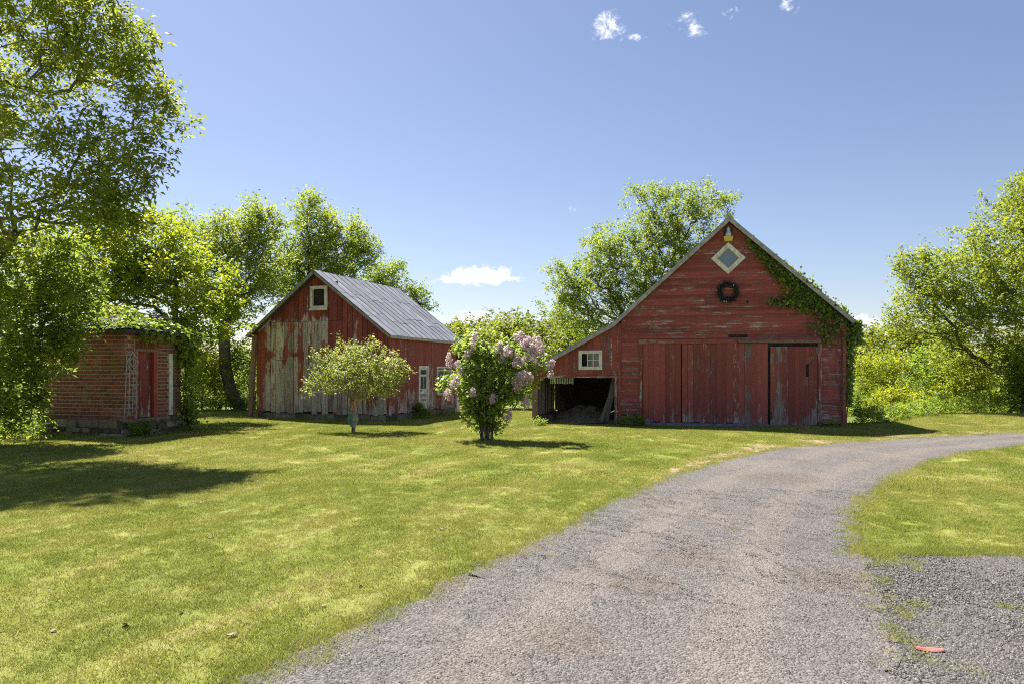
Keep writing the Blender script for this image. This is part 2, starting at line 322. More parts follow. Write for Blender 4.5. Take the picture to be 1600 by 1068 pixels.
def sheet(name, A, B, m, dz, rows=12, wob=.05):
    n = len(A); V = []; V2 = []
    for i in range(n):
        for j in range(rows+1):
            f = j/rows; p = A[i]*(1-f)+B[i]*f
            if j in (0, rows): p = p+rng.normal(0, wob, 2)
            V.append((p[0], p[1], float(hgt(*p))+dz))
    Fq = [(i*(rows+1)+j, i*(rows+1)+j+1, (i+1)*(rows+1)+j+1, (i+1)*(rows+1)+j) for i in range(n-1) for j in range(rows)]
    return tag(link(name, mesh(name, V, Fq, {'across': np.tile(np.arange(rows+1)/rows, n)}, smooth=True), None, m), kind='structure')
NA = 260; LA, RA = catmull(LEg, NA), catmull(REg, NA)
sheet('driveway', LA, RA, M_GRAVEL, .014, 12, .05)
PADL = catmull([(1.4, -2.5), (1.8, 1.5), gp(1400, 1068), gp(1360, 960), gp(1345, 890), gp(1345, 868)], 60)
PADR = np.stack([np.linspace(11, 12, 60), np.linspace(-2.5, 6.8, 60)], 1)
sheet('parking_pad', PADL, PADR, M_PAD, .008, 10, .02)
k_ = [i for i in range(NA) if LA[i][1] > 10.5]; VA = LA[k_]; tn = np.gradient(VA, axis=0); nm_ = np.stack([-tn[:, 1], tn[:, 0]], 1); nm_ /= np.linalg.norm(nm_, axis=1, keepdims=True)
M_VERGE = simple('bare_brown_verge', (.14, .1, .055), (.33, .25, .14), 6, world=True)
sheet('verge', VA+nm_*(.1+.6*smooth01((VA[:, 1:2]-10.5)/5))*(.75+.5*rng.random((len(VA), 1))), VA-nm_*.1, M_VERGE, .006, 4, .06)
drive_poly = np.vstack([LA, RA[::-1]]); pad_poly = np.vstack([PADL, PADR[::-1]])
def inside(P, poly):
    x, y = P[:, 0], P[:, 1]; c = np.zeros(len(P), bool); q = np.roll(poly, 1, 0)
    for (x1, y1), (x2, y2) in zip(poly, q):
        with np.errstate(divide='ignore', invalid='ignore'): c ^= ((y1 > y) != (y2 > y)) & (x < (x2-x1)*(y-y1)/(y2-y1)+x1)
    return c
# ------------------------------------------------------------------ frames of the three buildings
class Frame:                              # front plane y=0, x to the right, y into depth
    def __init__(s, corner, vpx):
        v = np.array((vpx-800, F)); v /= np.hypot(*v); s.v = v; s.u = np.array((v[1], -v[0])); s.o = np.array(corner)
        s.rz = math.atan2(s.u[1], s.u[0])
    def loc(s, p): q = np.array(p[:2])-s.o; return np.array((q@s.u, q@s.v, p[2] if len(p) > 2 else 0))
    def front(s, px, py=580, y=0):       # pixel on plane y
        d = np.array(((px-800)/F, 1)); k = (y+s.o@s.v)/(d@s.v); p = d*k; return ((p-s.o)@s.u, CAMZ+(580-py)/F*k)
    def side(s, px, py=580, x=0):
        d = np.array(((px-800)/F, 1)); k = (x+s.o@s.u)/(d@s.u); p = d*k; return ((p-s.o)@s.v, CAMZ+(580-py)/F*k)
    def world(s, x, y, z=0): p = s.o+s.u*x+s.v*y; return np.array((p[0], p[1], z))
BARN = Frame((10.76-.9794*7.2, 22.08+.2019*7.2), 1020); BW = 7.2
SHED = Frame((-4.49, 24.94), 1203)         # origin at the near right corner; gable runs to x=-6.05
HUT = Frame((-10.68, 18.83), 1100)
# keep-out test for grass
def clear_of_buildings(P):
    ok = np.ones(len(P), bool)
    for fr, x0, x1, y0, y1 in ((BARN, -3.0, 7.2, .02, 9), (SHED, -6.1, .02, .05, 5.8), (HUT, -3.1, .05, -.02, 2.2)):
        q = P[:, :2]-fr.o; a = q@fr.u; b = q@fr.v; ok &= ~((a > x0) & (a < x1) & (b > y0) & (b < y1))
    return ok
# ------------------------------------------------------------------ leaf and instancing helpers
def leaf_mesh(name, pos, nrm, tip, size, var, aspect=.5, fold=.18):
    pos = np.asarray(pos, np.float32); N = len(pos)
    tip = tip/np.maximum(np.linalg.norm(tip, axis=1, keepdims=True), 1e-6); sd_ = np.cross(nrm, tip); sd_ /= np.maximum(np.linalg.norm(sd_, axis=1, keepdims=True), 1e-6)
    up = np.cross(tip, sd_); s = np.asarray(size)[:, None]
    V = np.stack([pos, pos+tip*s*.55+sd_*s*aspect*.5+up*s*fold, pos+tip*s, pos+tip*s*.45-sd_*s*aspect*.5+up*s*fold], 1).reshape(-1, 3).astype(np.float32)
    me = bpy.data.meshes.new(name); me.vertices.add(4*N); me.vertices.foreach_set('co', V.ravel())
    me.loops.add(4*N); me.loops.foreach_set('vertex_index', np.arange(4*N, dtype=np.int32))
    me.polygons.add(N); me.polygons.foreach_set('loop_start', np.arange(0, 4*N, 4, dtype=np.int32)); me.polygons.foreach_set('loop_total', np.full(N, 4, np.int32))
    a = me.attributes.new('var', 'FLOAT', 'POINT'); a.data.foreach_set('value', np.repeat(np.clip(var, 0, 1), 4).astype(np.float32))
    me.update(calc_edges=True); return me
def rdir(n, r=rng):
    v = r.normal(size=(n, 3)); return v/np.linalg.norm(v, axis=1, keepdims=True)
def clump_leaves(centers, per, spread, size, r, upb=.5, droop=.3, cvar=None):
    """leaves along short twigs round each centre"""
    C = np.asarray(centers); n = len(C); tw = max(1, per//9); k = per//tw
    d = rdir(n*tw, r); d[:, 2] += .15; L = spread*(.5+.9*r.random(n*tw))
    o = np.repeat(C, tw, 0)+rdir(n*tw, r)*spread*.25; f = r.random((n*tw, k))**.8
    pos = (o[:, None]+d[:, None]*(f*L[:, None])[..., None]).reshape(-1, 3)+r.normal(0, size*.45, (n*tw*k, 3))
    N = len(pos); nr = rdir(N, r); nr[:, 2] = np.abs(nr[:, 2])+upb; nr /= np.linalg.norm(nr, axis=1, keepdims=True)
    tp = np.repeat(d, k, 0)*.7+rdir(N, r)*.9; tp[:, 2] -= droop; tp -= nr*np.sum(tp*nr, 1, keepdims=True)
    cv = (r.random(n) if cvar is None else cvar); var = np.repeat(np.repeat(cv, tw), k)*.55+r.random(N)*.45
    return pos, nr, tp, size*(.6+.7*r.random(N)), var
def tree(name, label, cat, base, trunk, ells, nclump, per, leaf, m, spread, r0, seed, bark=M_BARK, group=None, dens_out=.35, kind=None, droop=.3, aspect=.5, bias=0):
    r = np.random.default_rng(seed); vol = np.array([e[3]*e[4]*e[5] for e in ells])**.75; pick = r.choice(len(ells), nclump, p=vol/vol.sum())
    E = np.array(ells, float)[pick]; P = E[:, :3]+rdir(nclump, r)*E[:, 3:6]*(r.random((nclump, 1))**dens_out)
    P = P[P[:, 2] > .25]
    base = np.array(base, float); root = empty(name, tuple(base)); tag(root, label, cat, group, kind)
    # skeleton
    nodes = [np.array(p, float) for p in trunk]; par = [i-1 for i in range(len(nodes))]
    order = np.argsort(np.linalg.norm(P-nodes[-1], axis=1)+.3*r.random(len(P))*spread)
    NP = np.zeros((len(nodes)+len(P)*4, 3)); NP[:len(nodes)] = nodes; cnt = len(nodes); lowk = min(len(nodes)-1, max(1, len(nodes)//3))
    dep = np.zeros(len(NP)); dep[:cnt] = np.r_[0, np.cumsum(np.linalg.norm(np.diff(NP[:cnt], axis=0), axis=1))]
    tips = []
    for q in order:
        p = P[q]; dd = np.linalg.norm(NP[lowk:cnt]-p, axis=1); rise = np.maximum(0, NP[lowk:cnt, 2]-p[2]+.1)
        j = int(np.argmin(dd+.28*dep[lowk:cnt]+1.2*rise))+lowk; a = NP[j]; ln = dd[j-lowk]; steps = 3 if ln > 1.2 else 2
        prev = j
        for s in range(1, steps+1):
            f = s/steps; x = a*(1-f)+p*f+r.normal(0, .04, 3)*ln*(f < 1); x[2] -= .05*ln*math.sin(f*math.pi)*(1 if f < 1 else 0)
            NP[cnt] = x; par.append(prev); dep[cnt] = dep[prev]+ln/steps; prev = cnt; cnt += 1
        tips.append(prev)
    wgt = np.zeros(cnt); wgt[tips] = 1
    for i in range(cnt-1, 0, -1): wgt[par[i]] += wgt[i]
    rad = r0*.85*(np.maximum(wgt, .6)/wgt[0])**.6
    rad = np.maximum(rad, .005)
    V = []; Fc = []
    for i in range(1, cnt):
        a, b = NP[par[i]]-base, NP[i]-base; d = b-a; L = np.linalg.norm(d)
        if L < 1e-4: continue
        d /= L; u = np.cross(d, (.2, .3, 1) if abs(d[2]) < .9 else (1, .2, 0)); u /= np.linalg.norm(u); v = np.cross(d, u); n = 7 if rad[i] > .06 else (5 if rad[i] > .025 else 3)
        ra = min(rad[par[i]], rad[i]*1.5); k0 = len(V); an = np.arange(n)*2*math.pi/n
        for c, rr in ((a-d*ra*.3, ra), (b, rad[i])):
            for q in an: V.append(c+(u*math.cos(q)+v*math.sin(q))*rr)
        Fc += [(k0+k, k0+(k+1) % n, k0+n+(k+1) % n, k0+n+k) for k in range(n)]
    link('trunk', mesh('trunk', V, Fc, smooth=True), root, bark)
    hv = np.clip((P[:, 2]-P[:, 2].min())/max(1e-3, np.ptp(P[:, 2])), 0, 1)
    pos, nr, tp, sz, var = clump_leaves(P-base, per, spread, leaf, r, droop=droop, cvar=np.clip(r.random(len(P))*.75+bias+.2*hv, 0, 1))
    keep = pos[:, 2] > .03
    link('crown', leaf_mesh('crown', pos[keep], nr[keep], tp[keep], sz[keep], var[keep], aspect), root, m)
    return root
def EL(px, py, d, rpx, rpy, rd): c = at(px, py, d); return (c[0], c[1], c[2], rpx*d/F, rd, rpy*d/F)
def TR(*pts): return [at(*p) for p in pts]
# geometry-node scatter: points carry rot, scl, pick
def scatter(name, P, rot, scl, pick, protos, label=None, cat=None):
    me = bpy.data.meshes.new(name); me.vertices.add(len(P)); me.vertices.foreach_set('co', np.asarray(P, np.float32).ravel())
    for k, a, ty in (('rot', rot, 'FLOAT'), ('scl', scl, 'FLOAT'), ('pick', pick, 'INT')):
        x = me.attributes.new(k, ty, 'POINT'); x.data.foreach_set('value', np.asarray(a, np.int32 if ty == 'INT' else np.float32))
    o = link(name, me); tag(o, label, cat, kind='stuff')
    pc = bpy.data.collections.new(name+'_sources')
    for i, p in enumerate(protos): pc.objects.link(bpy.data.objects.new('%s_source_%02d' % (name, i), p))
    ng = bpy.data.node_groups.new(name+'_scatter', 'GeometryNodeTree'); ng.interface.new_socket('Geometry', in_out='INPUT', socket_type='NodeSocketGeometry'); ng.interface.new_socket('Geometry', in_out='OUTPUT', socket_type='NodeSocketGeometry')
    N, Lk = ng.nodes, ng.links; gi, go = N.new('NodeGroupInput'), N.new('NodeGroupOutput'); ip = N.new('GeometryNodeInstanceOnPoints'); ci = N.new('GeometryNodeCollectionInfo')
    ci.inputs['Collection'].default_value = pc; ci.inputs['Separate Children'].default_value = True; ci.inputs['Reset Children'].default_value = True
    def na(nm, ty):
        n = N.new('GeometryNodeInputNamedAttribute'); n.data_type = ty; n.inputs['Name'].default_value = nm; return n.outputs['Attribute']
    cx = N.new('ShaderNodeCombineXYZ'); Lk.new(na('rot', 'FLOAT'), cx.inputs[2])
    Lk.new(gi.outputs[0], ip.inputs['Points']); Lk.new(ci.outputs[0], ip.inputs['Instance']); ip.inputs['Pick Instance'].default_value = True
    Lk.new(na('pick', 'INT'), ip.inputs['Instance Index']); Lk.new(cx.outputs[0], ip.inputs['Rotation']); Lk.new(na('scl', 'FLOAT'), ip.inputs['Scale'])
    Lk.new(ip.outputs[0], go.inputs[0]); md = o.modifiers.new('scatter', 'NODES'); md.node_group = ng
    return o
def blade_patch(rad, n, hmin, hmax, wd, m, seed, square=True):
    r = np.random.default_rng(seed); p = (r.random((n, 2))-.5)*2*rad
    if not square:
        a = r.random(n)*6.283; q = rad*np.sqrt(r.random(n)); p = np.stack([q*np.cos(a), q*np.sin(a)], 1)
    h = hmin+(hmax-hmin)*r.random(n); a = r.random(n)*6.283; ln = h*(.5+1.4*r.random(n)); b = r.random(n)*6.283
    s = np.stack([np.cos(b), np.sin(b)], 1)*wd*(.6+.8*r.random((n, 1)))/2; tipxy = p+np.stack([np.cos(a), np.sin(a)], 1)*ln[:, None]
    z0 = np.full((n, 1), -.01); V = np.stack([np.hstack([p-s, z0]), np.hstack([p+s, z0]), np.hstack([tipxy, h[:, None]])], 1).reshape(-1, 3).astype(np.float32)
    me = bpy.data.meshes.new('grass_patch'); me.vertices.add(3*n); me.vertices.foreach_set('co', V.ravel()); me.loops.add(3*n); me.loops.foreach_set('vertex_index', np.arange(3*n, dtype=np.int32))
    me.polygons.add(n); me.polygons.foreach_set('loop_start', np.arange(0, 3*n, 3, dtype=np.int32)); me.polygons.foreach_set('loop_total', np.full(n, 3, np.int32))
    at_ = me.attributes.new('var', 'FLOAT', 'POINT'); at_.data.foreach_set('value', np.repeat(r.random(n), 3).astype(np.float32)); me.update(calc_edges=True); me.materials.append(m); return me
def stone_patch(rad, n, smin, smax, m, seed):
    r = np.random.default_rng(seed); V = []; Fc = []; va = []
    base = np.array([(1,0,0),(-1,0,0),(0,1,0),(0,-1,0),(0,0,1),(0,0,-1)], float); tri = [(0,2,4),(2,1,4),(1,3,4),(3,0,4),(2,0,5),(1,2,5),(3,1,5),(0,3,5)]
    for i in range(n):
        s = smin+(smax-smin)*r.random()**2; b = base*(.7+.6*r.random((6, 1)))*s*np.array((1, .8, .6)); a = r.random()*6.28; ca, sa = math.cos(a), math.sin(a)
        b = b@np.array(((ca, -sa, 0), (sa, ca, 0), (0, 0, 1))); b += np.array((*((r.random(2)-.5)*2*rad), s*.22)); k = len(V); V += list(b); Fc += [tuple(k+j for j in f) for f in tri]; va += [r.random()]*6
    me = mesh('stone_patch', V, Fc, {'var': va}); me.materials.append(m); return me
#==PART2==
# ------------------------------------------------------------------ boards
def board_v(parent, name, a0, a1, zb, zt, depth, th, m, peel, plane='front', const=0, seg=None, lean=0):
    """one upright board between a0 and a1; zb, zt are heights or functions of a; depth = how far its face stands proud"""
    fb = zb if callable(zb) else (lambda a: zb); ft = zt if callable(zt) else (lambda a: zt)
    n = seg or max(2, int((ft((a0+a1)/2)-fb((a0+a1)/2))/.3)); V = []; pl = []; j = rng.normal(0, .003, 2)
    for i in range(n+1):
        f = i/n
        for a, dd in ((a0, depth), (a1, depth), (a1, depth-th), (a0, depth-th)):
            z = fb(a)*(1-f)+ft(a)*f; aa = a+lean*(z-fb(a)); d = dd+j[0]+(j[1]-j[0])*f
            V.append((aa, -d, z) if plane == 'front' else (const+d, aa, z)); pl.append(peel(aa, z))
    Fc = [(i*4+k, i*4+(k+1) % 4, i*4+4+(k+1) % 4, i*4+4+k) for i in range(n) for k in range(4)]+[(3, 2, 1, 0), (n*4, n*4+1, n*4+2, n*4+3)]
    if plane == 'side': pass
    return link(name, mesh(name, V, Fc, {'peel': pl}), parent, m)
def board_h(parent, name, x0, x1, z0, z1, d0, d1, th, m, peel, cut0=0, cut1=0, edge=.2):
    """one lapped horizontal board: bottom edge proud d0, top edge d1; ends may be cut on the rake (cut = x shift at the top)"""
    n = max(1, int((x1-x0)/.35)); V = []; pl = []; sag = rng.normal(0, .004, n+1); tl = rng.normal(0, .004)
    for i in range(n+1):
        f = i/n; xb = x0+(x1-x0)*f; xt = (x0+cut0)+(x1-cut1-x0-cut0)*f; s = sag[i]*.5+tl*(f-.5)
        for x, d, z, e in ((xb, d0, z0+s, edge), (xb, d0-th, z0+s, edge), (xt, d1-th, z1+s, 0), (xt, d1, z1+s, 0)):
            V.append((x, -d, z)); pl.append(peel(x, z)+e*(.5+rng.random()))
    Fc = [(i*4+k, i*4+(k+1) % 4, i*4+4+(k+1) % 4, i*4+4+k) for i in range(n) for k in range(4)]+[(3, 2, 1, 0), (n*4, n*4+1, n*4+2, n*4+3)]
    return link(name, mesh(name, V, Fc, {'peel': pl}), parent, m)
def splits(a0, a1, wd, jit=.15):
    n = max(1, round((a1-a0)/wd)); e = np.linspace(a0, a1, n+1); e[1:-1] += rng.normal(0, wd*jit, n-1); return e
def wrect(parent, m, x0, x1, z0, z1, wd, proud, name='frame', plane='front', const=0):
    b = MB()
    for q in ((x0, x1, z1-wd, z1), (x0, x1, z0, z0+wd), (x0, x0+wd, z0+wd, z1-wd), (x1-wd, x1, z0+wd, z1-wd)):
        if plane == 'front': b.box(q[0], q[1], -proud, .02, q[2], q[3])
        else: b.box(const-.02, const+proud, q[0], q[1], q[2], q[3])
    return b.build(name, m, parent)
# ================================================================== the large barn
barn = tag(empty('barn', (*BARN.o, 0), BARN.rz), 'large red clapboard barn with steep gable, open lean-to and white diamond window', 'barn')
K, APEX = .905, 6.93; BD = 8.6
zroof = lambda x: APEX-K*abs(x-BW/2)
LZ0, LK = 3.53, .553
zlean = lambda x: LZ0+LK*(x+.12)            # x is negative on the lean-to
fx = lambda px: BARN.front(px)[0]
fz = lambda px, py: BARN.front(px, py)[1]
# backing walls, dark timber; the near-black front one paints shade into the gaps
top = [(0, zroof(0)-.16), (BW/2, APEX-.16), (BW, zroof(BW)-.16)]
def gable_panel(P, y0, y1):
    n = len(P); V = [(x, y0, z) for x, z in P]+[(x, y1, z) for x, z in P]
    return MB().add(V, [tuple(range(n)), tuple(range(2*n-1, n-1, -1))]+[(i, i+n, (i+1) % n+n, (i+1) % n) for i in range(n)])
front_wall = gable_panel([(0, .05), *top, (BW, .05)], .02, .06).build('front_wall', M_DARK, barn)
gable_panel([(0, .05), *top, (BW, .05)], BD-.06, BD).build('rear_wall', M_DARKWOOD, barn)
MB().box(.0, .04, .06, BD-.06, .05, zroof(0)-.16).build('side_wall', M_DARKWOOD, barn)
MB().box(BW-.04, BW, .06, BD-.06, .05, zroof(BW)-.16).build('side_wall', M_DARKWOOD, barn)
# door zone
DX0, DX1 = fx(1004), fx(1278); DTOP = fz(1140, 537)
def peel_barn(x, z):
    v = .2+.14*max(0, 1-z/.9)+.06*math.sin(x*2.1+z*3.3)
    if 3.0 < z < 3.9 and 1.2 < x < 5.5: v += .05
    if x > 6.0 and z < 2.9: v += .07
    return v
PITCH = .112; row = 0; z = .34-2*.112
hole_x0, hole_x1, hole_z = fx(1138), fx(1158), fz(1148, 523)
while z < APEX-.3:
    z1 = z+PITCH+.014; xl = max(0.05, BW/2-(APEX-.17-z1)/K); xr = min(BW-.05, BW/2+(APEX-.17-z1)/K)
    xlb = max(0.05, BW/2-(APEX-.17-z)/K); xrb = min(BW-.05, BW/2+(APEX-.17-z)/K)
    if z < DTOP+.02: spans = ([(xlb, DX0-.09, 0, 0)] if z > .3 else [])+[(DX1+.09, xrb, 0, 0)]
    else:
        cuts = [xlb]
        while cuts[-1] < xrb-2.2 and len(cuts) < 6: cuts.append(cuts[-1]+random.uniform(1.8, 4.2))
        if xrb-cuts[-1] < .8 and len(cuts) > 1: cuts.pop()
        cuts.append(xrb); spans = [(a, b, (xl-xlb) if i == 0 else 0, (xrb-xr) if i == len(cuts)-2 else 0) for i, (a, b) in enumerate(zip(cuts[:-1], cuts[1:]))]
    out = []
    for sp in spans:
        if z < hole_z < z1-.02 and sp[0] < hole_x0 < sp[1]:
            out += [(sp[0], hole_x0, sp[2], 0)]+([(hole_x1+.2, sp[1], 0, sp[3])] if sp[1] > hole_x1+.3 else [])
        elif random.random() < .035 and sp[1]-sp[0] > 2: m_ = random.uniform(.4, .6)*(sp[1]-sp[0])+sp[0]; out += [(sp[0], m_, sp[2], 0), (m_+random.uniform(.03, .1), sp[1], 0, sp[3])]
        else: out.append(sp)
    for a, b, c0, c1 in out:
        if b-a > .12:
            k = max(0, random.gauss(0, .05)); slip = random.gauss(0, .004)
            board_h(front_wall, 'clapboard', a+.002, b-.002, z+slip, z1+slip, .026+random.gauss(0, .002), .008, .014, M_PH, lambda x, zz, k=k: peel_barn(x, zz)+k, c0, c1, .16)
    z += PITCH; row += 1
# stone footing and the sill of the doors
fb = MB(); x = .03
while x < DX0-.1:
    s = random.uniform(.22, .4); link('footing_stone', mesh('footing_stone', *(lambda b: (b.V, b.F))(MB().box(x, min(x+s, DX0-.06), -.05-random.random()*.03, .1, -.1, .3+random.uniform(-.02, .015)))), barn, M_FOUND); x += s+.012
MB().box(DX0, fx(1200), -.34, .0, -.1, .075).build('door_sill', M_TARP, barn)
# sliding doors of upright planks
def peel_door(x, z):
    v = .17+.32*max(0, 1-z/.75)**1.3+.05*math.sin(x*5.1)
    if x > fx(1065): v += .08
    if x > fx(1140): v += .05
    return v
for (p0, p1, zt, zb, dep, nm) in ((1005, 1064, fz(1035, 534), .09, .03, 'fixed_door'), (1065.4, 1199.5, DTOP+.012, .07, .04, 'sliding_door'), (1203.5, 1277, fz(1240, 541), .03, .05, 'sliding_door')):
    a0, a1 = fx(p0), fx(p1); bk = MB().box(a0+.03, a1-.03, -.018, .0, zb+.15, zt-.15).build(nm, M_DARK, barn)
    e = splits(a0, a1, .185, .1); hx = fx(1261)
    if p0 > 1200: e = np.array(sorted([v for v in e if abs(v-hx) > .13]+[hx-.042, hx+.042]))
    for i in range(len(e)-1):
        gap = .0015+.003*random.random()**3; k = max(-.06, random.gauss(.03, .07)); pf = lambda x, z, k=k: peel_door(x, z)+k
        zb_ = zb+random.gauss(0, .018); zt_ = zt+random.gauss(0, .004)
        if p0 > 1200 and abs((e[i]+e[i+1])/2-hx) < .01:
            board_v(bk, 'plank', e[i]+gap, e[i+1]-gap, zb_, fz(1261, 588), dep, .028, M_PV, pf); board_v(bk, 'plank', e[i]+gap, e[i+1]-gap, fz(1261, 568), zt_, dep, .028, M_PV, pf)
        else: board_v(bk, 'plank', e[i]+gap, e[i+1]-gap, zb_, zt_, dep+random.gauss(0, .003), .028, M_PV, pf)
    if p0 > 1200:
        MB().box(a0+.0, a0+.05, -dep-.03, -dep-.002, 1.0, 1.1).build('hinge', M_GREY, bk); MB().box(a0+.02, a0+.05, -dep-.03, -dep-.002, .25, .5).build('hinge', M_DARKWOOD, bk)
def trim(p, x0, x1, z0, z1, d, m=M_REDTRIM, name='trim_board', pe=.3): return board_v(p, name, x0, x1, z0, z1, d, .03, M_PV if m is M_REDTRIM else m, lambda x, z: pe+.1*random.random())
trim(barn, fx(999), fx(1004), .25, DTOP+.12, .062, pe=.36); trim(barn, fx(1278), fx(1284), .03, DTOP+.1, .07, pe=.36)
board_h(barn, 'door_header', fx(998), fx(1152), DTOP+.02, DTOP+.16, .075, .07, .03, M_PH, lambda x, z: .5-.34*min(1, max(0, (x-fx(1040))/.5)), edge=.05)
MB().tube([(fx(1153), -.10, DTOP+.075), (fx(1210), -.105, DTOP+.06), (fx(1282), -.10, DTOP+.055)], .05, 8).build('door_rail', M_BROWN, barn)
board_h(barn, 'door_rail_cover', fx(1151), fx(1285), DTOP+.1, DTOP+.2, .12, .05, .02, M_PH, lambda x, z: .3, edge=.1)
trim(barn, -.06, .055, .06, zroof(0)-.22, .05, pe=.26); trim(barn, BW-.075, BW+.035, .02, zroof(BW)-.2, .055, pe=.3)
trim(barn, -.165, -.075, .02, fz(962, 588)+.02, .06, pe=.5)
# roof: sheets with a rake board along each gable edge
def roof_sheet(parent, name, p0, p1, y0, y1, th, m, rib=.3):
    """p0, p1 = (x, z) of the upper and lower edge"""
    d = np.array(p1)-np.array(p0); L = np.hypot(*d); d /= L; nrm = np.array((-d[1], d[0])); nrm *= np.sign(nrm[1]); b = MB()
    V = []
    for y in (y0, y1):
        for p in (np.array(p0), np.array(p1)):
            for s in (0, th): q = p-nrm*(th-s); V.append((q[0], y, q[1]))
    b.add(V, [(1, 3, 7, 5), (0, 4, 6, 2), (0, 2, 3, 1), (4, 5, 7, 6), (0, 1, 5, 4), (2, 6, 7, 3)])
    return b.build(name, m, parent)
RO = .26
XR = BW+RO; XL = -.24
for nm, (xa, xb) in (('roof', (BW/2, XL)), ('roof', (BW/2, XR))):
    s = roof_sheet(barn, nm, (xa, zroof(xa)-.035), (xb, zroof(xb)-.035), -RO+.02, BD+.2, .1, M_DARKWOOD)
    for i in range(15):
        y0 = -RO+i*(BD+.2+RO)/15; q = roof_sheet(s, 'roof_panel', (xa, zroof(xa)+.0), (xb+(.03 if xb > 0 else -.03), zroof(xb+(.03 if xb > 0 else -.03))), y0+.002, y0+(BD+.2+RO)/15-.002, .03, M_METAL)
    rk = roof_sheet(barn, 'rake_board', (xa, zroof(xa)-.04), (xb, zroof(xb)-.04), -RO-.015, -RO+.018, .105, M_RAKE)
# lean-to
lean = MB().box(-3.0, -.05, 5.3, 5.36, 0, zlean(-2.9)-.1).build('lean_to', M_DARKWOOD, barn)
LX = -3.02; EAVE = -3.3
s = roof_sheet(lean, 'lean_to_roof', (-.2, zlean(-.2)-.03), (EAVE, zlean(EAVE)-.03), -RO+.03, 5.5, .07, M_DARKWOOD)
roof_sheet(lean, 'roof_metal', (-.22, zlean(-.22)+.012), (EAVE-.04, zlean(EAVE-.04)+.012), -RO-.005, 5.52, .03, M_METAL)
roof_sheet(lean, 'rake_board', (-.2, zlean(-.2)-.03), (EAVE, zlean(EAVE)-.03), -RO-.01, -RO+.024, .12, M_RAKE)
HZ = fz(905, 588); wx0, wx1, wz0, wz1 = fx(904), fx(941), fz(922, 577), fz(922, 547)
e = splits(LX, -.06, .21, .08); e = np.array(sorted([v for v in e if not (wx0-.12 < v < wx0+.12 or wx1-.12 < v < wx1+.12)]+[wx0+.04, wx1-.04]))
low = lambda x: HZ if x > -2.55 else HZ-(HZ-1.2)*(-2.55-x)/.47
for a, b in zip(e[:-1], e[1:]):
    k = random.gauss(.0, .06)+(.16 if a > -.9 else 0); pf = lambda x, z, k=k: .2+k; g = .004; c = (a+b)/2
    if wx0 < c < wx1:
        board_v(lean, 'plank', a+g, b-g, low, wz0+.05, .02, .026, M_PV, pf); board_v(lean, 'plank', a+g, b-g, wz1-.05, lambda x: zlean(x)-.15, .02, .026, M_PV, pf)
    else: board_v(lean, 'plank', a+g, b-g, low, lambda x: zlean(x)-.15, .02, .026, M_PV, pf)
board_h(lean, 'lintel', -2.6, -.06, HZ-.03, HZ+.05, .045, .045, .03, M_PH, lambda x, z: .42, edge=.05)
MB().beam((-2.58, -.06, HZ+.02), (-3.06, -.06, 1.19), .09, .03, (0, 1, 0)).build('brace', M_REDTRIM, lean)
win = wrect(lean, M_WHITE, wx0, wx1, wz0, wz1, .115, .05, 'window')
gx0, gx1, gz0, gz1 = wx0+.115, wx1-.115, wz0+.115, wz1-.115; gw = (gx1-gx0)/3
for i in range(3):
    for j in range(2):
        if i: MB().box(gx0+gw*i+.008, gx0+gw*(i+1)-.008, .0, .006, gz0+(gz1-gz0)*j/2+.008, gz0+(gz1-gz0)*(j+1)/2-.008).build('pane', M_GLASS, win)
mb = MB()
for i in (1, 2): mb.box(gx0+gw*i-.014, gx0+gw*i+.014, -.02, .012, gz0, gz1)
mb.box(gx0+gw, gx1, -.016, .010, (gz0+gz1)/2-.012, (gz0+gz1)/2+.012); mb.build('muntin', M_WHITE, win)
MB().box(wx0-.2, wx1+.2, .14, .16, wz0-.1, wz1+.2).build('shade_backing', M_DARK, lean)  # dark sheet added behind the window, its colour standing for inner shade
MB().box(LX-.03, LX+.17, -.05, .1, -.02, 1.24).build('corner_post', M_BROWN, lean)
y = .18
while y < 5.2:
    wd = random.uniform(.16, .24); board_v(lean, 'side_plank', y, min(y+wd, 5.25), .1+random.random()*.05, zlean(LX)-.1, .0, .025, M_GREY, lambda a, z: 1, 'side', LX+.01); y += wd+random.choice((.012, .02, .05))
for y_ in (1.7, 3.4): MB().box(LX+.02, LX+.14, y_, y_+.12, 0, zlean(LX)-.1).build('post', M_GREY, lean)
for x_ in (-2.3, -1.5, -.8): MB().beam((x_, .2, zlean(x_)-.2), (x_, 5.3, zlean(x_)-.2), .08, .12).build('rafter', M_DARKWOOD, lean)
for i, x_ in enumerate(np.linspace(fx(858), fx(893), 14)): MB().box(x_, x_+.032, .24, .255, HZ-.26+random.random()*.02, HZ+.1).build('hanging_slat', M_CLEARPANEL, lean)
b = MB(); V = []; nx, ny = 16, 14
for j in range(ny+1):
    for i in range(nx+1): V.append((-2.98+2.9*i/nx, .0+5.2*j/ny, .02+.16*smooth01(j/5)*(rng.random()+.3)+.4*math.exp(-((i-9)/4)**2-((j-6)/3)**2)))
b.add(V, [(j*(nx+1)+i, j*(nx+1)+i+1, (j+1)*(nx+1)+i+1, (j+1)*(nx+1)+i) for j in range(ny) for i in range(nx)]); b.build('earth_floor', M_SOIL, lean)
